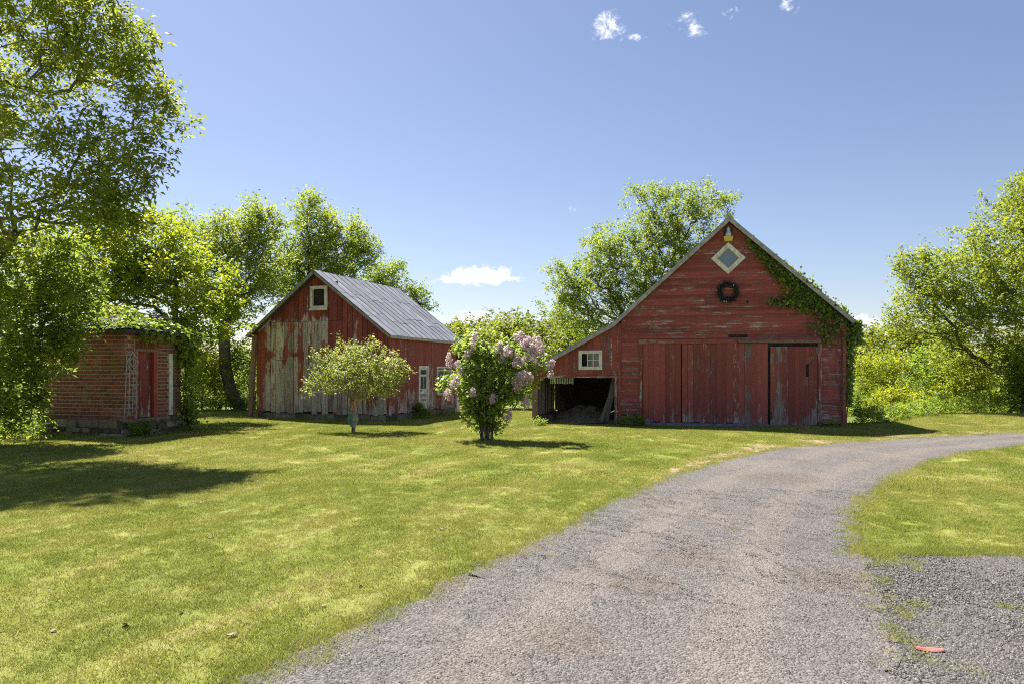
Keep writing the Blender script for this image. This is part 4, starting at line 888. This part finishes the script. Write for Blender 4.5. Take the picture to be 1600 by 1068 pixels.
# lilac
lx, ly = gp(760, 686); rl = np.random.default_rng(5)
lil = tree('lilac_bush', 'flowering lilac bush with pale purple blossom standing on the lawn', 'bush', (lx, ly, 0), [(lx, ly, -.05), (lx, ly, .3), (lx+.05, ly, .8)],
     [EL(765, 585, ly, 55, 45, .8), EL(735, 590, ly, 36, 38, .6), EL(805, 575, ly, 48, 36, .6), EL(762, 545, ly, 45, 28, .6), EL(815, 548, ly, 30, 22, .4), EL(730, 555, ly, 28, 28, .5), EL(745, 640, ly, 20, 40, .35), EL(772, 645, ly, 18, 38, .35), EL(760, 630, ly, 30, 40, .4), EL(835, 575, ly, 20, 22, .3), EL(795, 612, ly, 35, 18, .4), EL(748, 655, ly, 18, 26, .3), EL(768, 660, ly, 16, 22, .3), EL(758, 668, ly, 20, 14, .3), EL(742, 525, ly, 12, 10, .3), EL(700, 600, ly, 10, 20, .3)],
     340, 27, .11, M_L_LILAC, .2, .07, 12, M_BARKL, dens_out=.4, aspect=.7, bias=.05)
b = MB()
for k in range(11):
    a = k*.57; q = .14; p0 = (q*math.cos(a), q*math.sin(a), -.03); b.tube([p0, (q*1.3*math.cos(a), q*1.3*math.sin(a), .45), (q*2.2*math.cos(a), q*2*math.sin(a), 1.0), (q*3.6*math.cos(a+.2), q*3*math.sin(a+.2), 1.6)], [.025, .022, .018, .008], 5)
b.build('stems', M_BARK, lil)
def panicle(seed):
    r = np.random.default_rng(seed); n = 130; h = r.random(n); rad = .062*np.sqrt(np.clip(1-h, 0, 1)+.06)*np.minimum(1, h*5+.4); a = r.random(n)*6.283; o = np.stack([rad*np.cos(a), rad*np.sin(a), h*.2], 1)
    nr = o*np.array((1, 1, .2)); nr[:, 2] += .03; nr /= np.linalg.norm(nr, axis=1, keepdims=True); me = leaf_mesh('blossom', o, nr, rdir(n, r), .028+.016*r.random(n), r.random(n)*.5+.5*h, .9, .1); me.materials.append(M_LILAC); return me
PM = [panicle(i) for i in range(4)]
BL_ = [(704, 567), (709, 570), (706, 600), (712, 598), (700, 560), (742, 530), (738, 540), (730, 552), (726, 556), (783, 546), (790, 549), (778, 552), (796, 552), (787, 562), (808, 560), (814, 566), (806, 568), (820, 541), (827, 538), (834, 534), (840, 541), (848, 545), (845, 552), (830, 545), (812, 530), (818, 528), (855, 572), (861, 567), (858, 585), (812, 585), (818, 590), (828, 588), (822, 596), (832, 590), (806, 606), (812, 593), (801, 597), (738, 612), (768, 625), (772, 620), (818, 628), (822, 632), (795, 655), (793, 650), (700, 618), (698, 614), (816, 540), (835, 550), (842, 535), (829, 556), (838, 563), (720, 580)]
for i, (px, py) in enumerate(BL_):
    p = at(px+random.gauss(0, 1), py+4, ly-.4-random.random()*.4); o = link('blossom', PM[i % 4], lil); o.location = (p[0]-lx, p[1]-ly, p[2]); o.rotation_euler = (random.gauss(0, .4), random.gauss((px-770)/160, .3), random.random()*6); s_ = random.uniform(.95, 1.4); o.scale = (s_,)*3
# ------------------------------------------------------------------ trees
tree('ash_tree', 'tall broad leafy tree at the left edge reaching over the lawn', 'tree', (-15.8, 17.6, 0), [(-15.8, 17.6, -.1), (-15.6, 17.6, 1.6), (-15.2, 17.5, 3.6), (-14.7, 17.4, 5.6), (-14, 17.3, 8)],
     [EL(40, 60, 16.80, 150, 90, 2.2), EL(150, 60, 16.56, 88, 70, 1.5), EL(200, 100, 16.32, 50, 60, 1), EL(235, 160, 16.20, 46, 36, .8), EL(262, 190, 16.20, 28, 24, .5), EL(50, 220, 14.6, 140, 90, 2), EL(190, 240, 14.6, 60, 45, 1), EL(232, 270, 14.6, 26, 42, .6), EL(80, 330, 14.6, 130, 70, 1.6), EL(180, 320, 14.6, 60, 50, 1), EL(70, -60, 16.8, 110, 50, 1.5), EL(-60, 150, 17.2, 60, 90, 1.5), EL(-70, -130, 16.8, 130, 70, 1.3), EL(-120, -20, 16.8, 60, 60, 1.0)],
     560, 54, .15, M_L_ASH, .36, .2, 21, M_BARK, aspect=.36, droop=.8, bias=.05)
tree('shade_shrub', 'dense dark green tall shrub at the left in front of brick hut', 'shrub', (-13.2, 17.3, 0), [(-13.2, 17.3, -.1), (-13.1, 17.3, .8), (-13.0, 17.2, 2), (-12.9, 17.2, 3.2)],
     [EL(30, 430, 16.8, 110, 80, 1.5), EL(40, 540, 16.8, 66, 75, 1.2), EL(30, 620, 16.8, 45, 55, .9), EL(105, 440, 16.9, 55, 60, .9), EL(112, 535, 17, 30, 40, .5), EL(15, 665, 16.6, 40, 30, .7), EL(60, 570, 16.8, 36, 36, .7), EL(115, 488, 18.0, 50, 18, .5), EL(150, 500, 18.3, 26, 10, .3)],
     430, 45, .125, M_L_DARK, .32, .14, 22, M_BARK, aspect=.5, bias=.0)
tree('maple_tree', 'bright yellow-green tree growing just behind the brick hut', 'tree', (-12.2, 24.5, 0), [(-12.2, 24.5, -.1), (-12.2, 24.5, 1.5), (-12.1, 24.5, 3), (-12, 24.4, 5)],
     [EL(230, 390, 24, 85, 60, 2), EL(290, 440, 24, 80, 60, 2), EL(190, 440, 23.5, 90, 60, 1.8), EL(330, 490, 24.5, 44, 44, 1.2), EL(250, 345, 24.5, 26, 30, 1), EL(150, 400, 23, 70, 70, 2), EL(280, 530, 24.5, 60, 40, 1.4), EL(60, 480, 24, 80, 90, 2)],
     460, 63, .145, M_L_YEL, .48, .2, 23, M_BARK, aspect=.6, bias=-.08)
tx, ty_ = gp(378, 641)
tree('ash_tree', 'leaning-trunk tree between the brick hut and the small barn', 'tree', (tx, ty_, 0), [(tx, ty_, -.1), (tx-.5, ty_, .9), (tx-.75, ty_, 2.0), (tx-.85, ty_+.1, 3.2), (tx-.9, ty_+.2, 5.0), (tx-.6, ty_+.3, 6.6)],
     [EL(330, 380, 32, 55, 50, 2), EL(380, 370, 32, 48, 56, 2), EL(400, 430, 32, 55, 60, 2), EL(300, 420, 32, 50, 60, 2), EL(350, 470, 32, 60, 50, 2), EL(415, 360, 32, 26, 40, 1.5), EL(290, 350, 33, 24, 24, 1), EL(365, 560, 32, 45, 40, 1.4), EL(395, 335, 32, 30, 18, 1)],
     400, 81, .14, M_L_SPARSE, .5, .32, 24, M_BARK, dens_out=.45, bias=.08)
tree('ash_tree', 'tall open tree rising straight behind the ridge of the small barn', 'tree', (-11.6, 38, 0), [(-11.6, 38, -.1), (-11.5, 38, 2), (-11.4, 38, 4), (-11.3, 38, 6.2), (-11.2, 38, 8)],
     [EL(485, 350, 38, 44, 46, 2), EL(530, 375, 38, 52, 46, 2), EL(470, 400, 38, 40, 50, 2), EL(565, 390, 38, 34, 36, 1.6), EL(520, 420, 38, 70, 36, 2.2), EL(490, 318, 38, 26, 20, 1), EL(450, 440, 38, 40, 50, 2)],
     330, 81, .15, M_L_SPARSE, .5, .3, 25, M_BARK, dens_out=.45, bias=.05)
tree('poplar_tree', 'slim small-crowned tree over the far end of the small barn roof', 'tree', (-7.6, 42, 0), [(-7.6, 42, -.1), (-7.6, 42, 2), (-7.5, 42, 4), (-7.2, 42, 5.5)],
     [EL(605, 432, 42, 34, 30, 1.4), EL(598, 450, 42, 40, 30, 1.6), EL(650, 462, 42, 22, 24, 1), EL(664, 480, 42, 14, 22, .8), EL(630, 485, 42, 40, 25, 1.2)],
     130, 72, .155, M_L_MID, .5, .17, 26, M_BARK, dens_out=.5)
tree('elm_tree', 'wide-spreading open tree rising behind the left roof of the large barn', 'tree', (8.6, 38, 0), [(8.6, 38, -.1), (8.4, 38, 1.6), (8.1, 38, 3.2), (7.7, 38, 4.6)],
     [EL(915, 440, 38, 60, 44, 2), EL(960, 390, 38, 62, 50, 2.2), EL(1020, 345, 38, 62, 48, 2.2), EL(1085, 335, 38, 58, 42, 2.2), EL(885, 470, 38, 46, 34, 1.6), EL(1005, 420, 38, 80, 60, 2.4), EL(1000, 303, 38, 22, 18, .8), EL(1135, 318, 38, 22, 26, 1), EL(930, 500, 38, 70, 34, 2), EL(875, 430, 38, 28, 26, 1.2), EL(1060, 300, 38, 70, 14, 1.6), EL(1065, 395, 38, 50, 50, 2), EL(1000, 470, 38, 60, 40, 2)],
     760, 63, .14, M_L_SPARSE, .46, .34, 27, M_BARK, dens_out=.5, bias=.03)
tree('willow_tree', 'huge spreading bright green tree filling the right edge', 'tree', (24.5, 29, 0), [(24.5, 29, -.6), (24.2, 29, 1.2), (23.6, 28.8, 2.8), (22.8, 28.6, 4.5), (22, 28.4, 6)],
     [EL(1600, 360, 27.5, 60, 66, 2), EL(1540, 410, 27.5, 80, 66, 2.4), EL(1460, 440, 27.5, 58, 44, 2), EL(1420, 480, 27.5, 40, 40, 1.6), EL(1500, 490, 27.5, 90, 60, 2.4), EL(1580, 470, 27.5, 90, 80, 2.6), EL(1398, 512, 27.5, 24, 14, .8), EL(1660, 380, 28, 90, 110, 3), EL(1600, 310, 28, 44, 36, 1.6), EL(1430, 410, 27.5, 28, 24, 1.2), EL(1540, 560, 28.5, 80, 36, 2), EL(1720, 300, 29, 100, 120, 3)],
     900, 81, .135, M_L_ASH, .5, .42, 28, M_BARK, aspect=.45, dens_out=.42, bias=.0)
def shrub(name, label, px, d, ells, n, per, leaf, m, seed, spread=.35, r0=.06, zb=0, bark=M_BARKL, group=None, bias=0):
    x = (px-800)/F*d; z = float(hgt(x, d)); return tree(name, label, 'shrub', (x, d, z), [(x, d, z-.05), (x, d, z+.4), (x+.05, d, z+.9)], ells, n, per, leaf, m, spread, r0, seed, bark, group, bias=bias)
shrub('shrub', 'slender golden-green shrub just right of the large barn', 1375, 31, [EL(1372, 600, 31, 28, 40, .9), EL(1390, 580, 31, 26, 36, .9), EL(1355, 580, 31, 18, 36, .8), EL(1400, 620, 31, 30, 20, .8)], 230, 36, .1, M_L_YEL, 31, bias=.1)
shrub('shrub', 'rounded green shrub in the middle of the right-hand thicket', 1450, 32, [EL(1450, 590, 32, 44, 44, 1.2), EL(1430, 620, 32, 36, 28, 1), EL(1470, 560, 32, 40, 34, 1.1)], 260, 36, .11, M_L_MID, 32, bias=.1)
shrub('shrub', 'leafy bright shrub under the limbs of the big right tree', 1515, 30.5, [EL(1510, 585, 30.5, 42, 40, 1.1), EL(1540, 610, 30.5, 40, 30, 1), EL(1490, 610, 30.5, 40, 26, 1)], 260, 36, .11, M_L_YEL, 33)
shrub('shrub', 'dark glossy green bush at the right edge of the lawn', 1596, 27, [EL(1592, 575, 27, 24, 44, .8), EL(1600, 615, 27, 32, 34, .9), EL(1625, 590, 27, 36, 50, .9)], 260, 36, .12, M_L_MID, 34, bias=.05)
shrub('shrub', 'small bright shrub at the foot of the thicket near the barn corner', 1382, 28.5, [EL(1380, 632, 28.5, 26, 22, .7), EL(1402, 622, 28.5, 26, 18, .7)], 120, 34, .1, M_L_YEL, 35, bias=.15)
shrub('shrub', 'sunlit low thicket right of the brick hut', 315, 31.5, [EL(310, 590, 31.5, 40, 42, 1), EL(335, 575, 31.5, 36, 40, 1), EL(300, 560, 31.5, 30, 40, 1), EL(345, 612, 31.5, 26, 26, .8)], 300, 36, .11, M_L_YEL, 36, bias=.1)
shrub('shrub', 'small leafy shrub behind the leaning post of the small barn', 398, 32, [EL(385, 590, 32, 22, 50, .8), EL(400, 630, 32, 26, 24, .8), EL(370, 620, 32, 20, 24, .7)], 130, 30, .1, M_L_MID, 37)
shrub('shrub', 'low leafy clump at the right corner of the brick hut', 294, 21.3, [EL(293, 640, 21.3, 9, 22, .3), EL(298, 655, 21.2, 9, 12, .3)], 60, 30, .09, M_L_DARK, 38, .18, .03, bias=.15)
shrub('shrub', 'green shrub seen past the far right corner of the small barn', 740, 33, [EL(725, 600, 33, 26, 34, .9), EL(755, 610, 33, 40, 30, 1), EL(800, 605, 33, 30, 38, .9), EL(838, 600, 33, 26, 44, .9), EL(780, 585, 34, 40, 34, 1)], 330, 34, .11, M_L_MID, 39, bias=.05)
shrub('shrub', 'low dark plant beside the door of the small barn', 658, 27.3, [EL(655, 645, 26.6, 12, 14, .3), EL(665, 648, 26.8, 10, 10, .3), EL(650, 650, 26.4, 8, 8, .3)], 60, 36, .1, M_L_DARK, 40, .14, .02)
# far wood: one mass of crowns
cs = []; rf = np.random.default_rng(50); L = []
for i in range(150):
    px = rf.uniform(650, 920) if i < 66 else (rf.uniform(1290, 1480) if i < 100 else rf.uniform(-100, 1750)); d = rf.uniform(62, 96); top = 512+14*math.sin(px*.011+1)+rf.uniform(-16, 20)-(18 if 670 < px < 900 else 0)
    r_ = (1.7+1.5*rf.random())*d/70; c = at(px, top+(r_+.8)*F/d, d); L.append((c, r_))
for c, r_ in L:
    n = 46; q = c+rdir(n, rf)*np.array((r_, r_*.8, r_*1.0))*(rf.random((n, 1))**.33); cs.append(q)
    n = 40; q = c+np.stack([rf.uniform(-r_, r_, n), rf.uniform(-r_, 0, n)*.6, -rf.random(n)*(c[2])*.9], 1); cs.append(q)
C = np.vstack(cs); C = C[C[:, 2] > .2]; cv = np.clip(rf.random(len(C))*.6+.3*np.repeat(rf.random(len(cs)), [len(x) for x in cs])[:len(C)], 0, 1)
pos, nr, tp, sz_, var = clump_leaves(C, 18, .6, .34, rf, cvar=cv)
fw = tag(link('far_wood', leaf_mesh('far_wood', pos, nr, tp, sz_, var, .7), None, M_L_FAR), 'distant green wood behind the farm buildings', 'wood', kind='stuff')
# mid hedge between the barns and behind the yard
cs = []
for (px0, px1, d, ztop, n) in ((690, 880, 46, 3.2, 420), (1320, 1420, 44, 3.4, 260), (-60, 420, 37, 3.2, 800), (1400, 1700, 37, 3.6, 420), (880, 1000, 47, 4, 160)):
    px = rf.uniform(px0, px1, n); dd = d+rf.uniform(-1.5, 2.5, n); x = (px-800)/F*dd; cs.append(np.stack([x, dd, hgt(x, dd)+rf.random(n)**.8*ztop*(.7+.3*np.sin(px*.07))], 1))
C = np.vstack(cs); pos, nr, tp, sz_, var = clump_leaves(C, 27, .5, .17, rf)
tag(link('hedgerow', leaf_mesh('hedgerow', pos, nr, tp, sz_, var, .6), None, M_L_MID), 'green hedgerow of bushes bounding the yard', 'hedge', kind='stuff')
# weeds along the edge of the mown yard
cs = []
for px0, py0, px1, py1, n, h in ((1340, 667, 1450, 656, 150, .5), (1450, 656, 1600, 650, 230, .7), (1330, 650, 1420, 648, 160, .5), (1600, 650, 1700, 648, 100, .8), (285, 643, 400, 642, 150, .45), (-20, 692, 70, 688, 110, .5), (690, 641, 840, 641, 120, .4)):
    f = rf.random(n); px = px0+(px1-px0)*f; py = py0+(py1-py0)*f; d = CAMZ*F/(py-580)+rf.random(n)*1.6; x = (px-800)/F*d; cs.append(np.stack([x, d, hgt(x, d)+.04+rf.random(n)*h], 1))
for px0, py0, px1, py1, n, h in ((968, 664, 1002, 664, 26, .22), (1285, 668, 1318, 669, 8, .1), (205, 682, 262, 672, 50, .28), (836, 664, 850, 664, 10, .12), (640, 655, 700, 647, 14, .15)):
    f = rf.random(n); px = px0+(px1-px0)*f; py = py0+(py1-py0)*f; d = CAMZ*F/(py-580)+rf.normal(0, .08, n)-.1; x = (px-800)/F*d; cs.append(np.stack([x, d, .03+rf.random(n)*h], 1))
C = np.vstack(cs); pos, nr, tp, sz_, var = clump_leaves(C, 27, .2, .085, rf, droop=-.2)
k = pos[:, 2] > hgt(pos[:, 0], pos[:, 1])+.01
tag(link('weeds', leaf_mesh('weeds', pos[k], nr[k], tp[k], sz_[k], var[k], .45), None, M_L_MID), 'low weeds along the edges of the mown yard', 'weeds', kind='stuff')
# ------------------------------------------------------------------ grass
def lawn_points(step, d0, d1, margin):
    X, Y = np.meshgrid(np.arange(-24, 26, step), np.arange(d0, d1, step)); P = np.stack([X.ravel(), Y.ravel()], 1); P += rng.uniform(-.5, .5, P.shape)*step
    P = P[(np.abs(P[:, 0]) < P[:, 1]*.80+.6)]
    ok = clear_of_buildings(P) & (P[:, 1] < np.interp(P[:, 0], CX, CY)+1)
    for dx, dy in ((0, 0), (margin, 0), (-margin, 0), (0, margin), (0, -margin)): ok &= ~inside(P+np.array((dx, dy)), drive_poly) & ~inside(P+np.array((dx, dy)), pad_poly)
    return P[ok]
near = [blade_patch(.15, 620, .008, .026, .006, M_BLADE, 60+i) for i in range(4)]; far = [blade_patch(.4, 1500, .01, .032, .009, M_BLADE, 70+i) for i in range(4)]; tuft = [blade_patch(.05, 46, .014, .046, .0055, M_BLADE, 80+i, False) for i in range(3)]
def put(name, P, protos, label, s0=.8, s1=1.25):
    n = len(P); Z = hgt(P[:, 0], P[:, 1]); return scatter(name, np.column_stack([P, Z]), rng.random(n)*6.283, rng.uniform(s0, s1, n), rng.integers(0, len(protos), n), protos, label, 'grass')
put('lawn_grass', lawn_points(.2, 3.3, 11, .06), near, 'short mown grass of the lawn near the driveway')
put('far_lawn_grass', lawn_points(.5, 11, 33, .2), far, 'short mown grass of the lawn around the buildings')
E = []
for edge, s_ in ((LA, -1), (RA, 1)):
    for q in edge:
        if 3 < q[1] < 24 and abs(q[0]) < q[1]*.82 and (s_ < 0 or q[1] > 6.7):
            for k in range(max(3, int(26*6/(q[1]+4)))): E.append(q+np.array((rng.normal(.01*s_, .1), rng.normal(0, .08))))
for f in np.linspace(0, 1, 260):
    p = np.array(gp(1345+330*f, 864)); 
    for k in range(4): E.append(p+rng.normal(0, .06, 2))
for px, py, s_, n in ((1365, 872, .16, 50), (1390, 878, .12, 30), (1360, 905, .1, 12), (1380, 930, .09, 10), (1385, 950, .08, 9), (1408, 962, .07, 12), (1430, 948, .05, 8), (1395, 980, .06, 12), (1405, 1000, .06, 10), (1575, 952, .03, 6), (1430, 1010, .05, 6), (1520, 1050, .04, 6), (860, 868, .02, 4), (1150, 830, .06, 6), (500, 1030, .05, 14), (1400, 1030, .08, 8)):
    c = np.array(gp(px, py))
    for k in range(n): E.append(c+rng.normal(0, s_, 2))
put('edge_grass', np.array(E), tuft, 'ragged grass tufts along the gravel edges', .6, 1.3)
# gravel stones lying on the drive near the camera
def gravel_points(poly, step, d1):
    X, Y = np.meshgrid(np.arange(-4, 8, step), np.arange(3.3, d1, step)); P = np.stack([X.ravel(), Y.ravel()], 1)+rng.uniform(-.5, .5, (X.size, 2))*step; P = P[np.abs(P[:, 0]) < P[:, 1]*.80+.4]; return P[inside(P, poly)]
sp = [stone_patch(.14, 230, .0035, .0095, M_STONE, 90+i) for i in range(4)]; spc = [stone_patch(.14, 190, .005, .0135, M_STONED, 95+i) for i in range(4)]
P = gravel_points(drive_poly, .2, 10.5)
dl = np.min(np.hypot(P[:, None, 0]-LA[None, :, 0], P[:, None, 1]-LA[None, :, 1]), 1); dr = np.min(np.hypot(P[:, None, 0]-RA[None, :, 0], P[:, None, 1]-RA[None, :, 1]), 1); ac = dl/(dl+dr)
trk = np.exp(-((ac-.3)/.07)**2)+np.exp(-((ac-.7)/.07)**2); P = P[rng.random(len(P)) > .75*trk]; n = len(P)
scatter('driveway_gravel', np.column_stack([P, hgt(P[:, 0], P[:, 1])+.012]), rng.random(n)*6.283, rng.uniform(.8, 1.2, n), rng.integers(0, 4, n), sp, 'fine grey gravel of the driveway', 'gravel')
P = gravel_points(pad_poly, .2, 7.2); n = len(P)
scatter('pad_gravel', np.column_stack([P, hgt(P[:, 0], P[:, 1])+.008]), rng.random(n)*6.283, rng.uniform(.8, 1.2, n), rng.integers(0, 4, n), spc, 'coarse dark gravel of the parking pad', 'gravel')
# loose small things on the ground
def curl_leaf(px, py, s_, label):
    x, y = gp(px, py); a = random.random()*6.28; V = []
    for i in range(5):
        for j in range(3):
            u, v = (i/4-.5)*2, (j-1); wd = (1-u*u)**.5*.5+.05; V.append((u*s_, v*wd*s_, s_*(.25*v*v+.2*u*u*random.random()+.12)))
    me = mesh('dry_leaf', V, [(i*3+j, i*3+j+1, (i+1)*3+j+1, (i+1)*3+j) for i in range(4) for j in range(2)], smooth=True); o = link('dry_leaf', me, None, M_DRYLEAF); o.location = (x, y, float(hgt(x, y))+.008); o.rotation_euler = (random.gauss(0, .15), random.gauss(0, .15), a); o.scale = (.8, .8, .7); tag(o, label, 'leaf', 'dry leaves lying on the lawn')
for px, py, s_, lb in ((195, 980, .05, 'largest curled dry leaf on the lawn at lower left'), (82, 988, .035, 'pale dry leaf left of the largest one on the lawn'), (282, 960, .035, 'small dry leaf right of the largest one on the lawn'), (363, 995, .05, 'dark curled dry leaf near the left gravel edge'), (328, 842, .04, 'pale dry leaf on the left lawn beyond a dry streak'), (562, 914, .045, 'pale dry leaf lying near the driveway edge'), (506, 946, .035, 'brownish dry leaf close to the driveway edge'),
                     (690, 828, .05, 'dry leaf on the middle of the lawn by the drive'), (134, 821, .04, 'dark dry leaf on the lawn below the tree shade'), (290, 752, .06, 'whitish dry leaf at the edge of the tree shade'), (315, 783, .05, 'tan dry leaf on the sunlit lawn past the shade')): curl_leaf(px, py, s_, lb)
x, y = gp(1453, 1017); b = MB(); V = []
for i in range(9):
    f = i/8; wd = .026*math.sin(math.pi*(f*.86+.1))+.004
    for j in range(5): v = (j-2)/2; V.append(((f-.5)*.17, v*wd, .002+.016*(1-v*v)+.006*random.random()))
o = link('scrap', mesh('scrap', V, [(i*5+j, i*5+j+1, (i+1)*5+j+1, (i+1)*5+j) for i in range(8) for j in range(4)], smooth=True), None, M_PINK); o.location = (x, y, .006); o.rotation_euler = (0, 0, -.25); tag(o, 'pinkish red scrap lying on the dark coarse gravel', 'scrap')
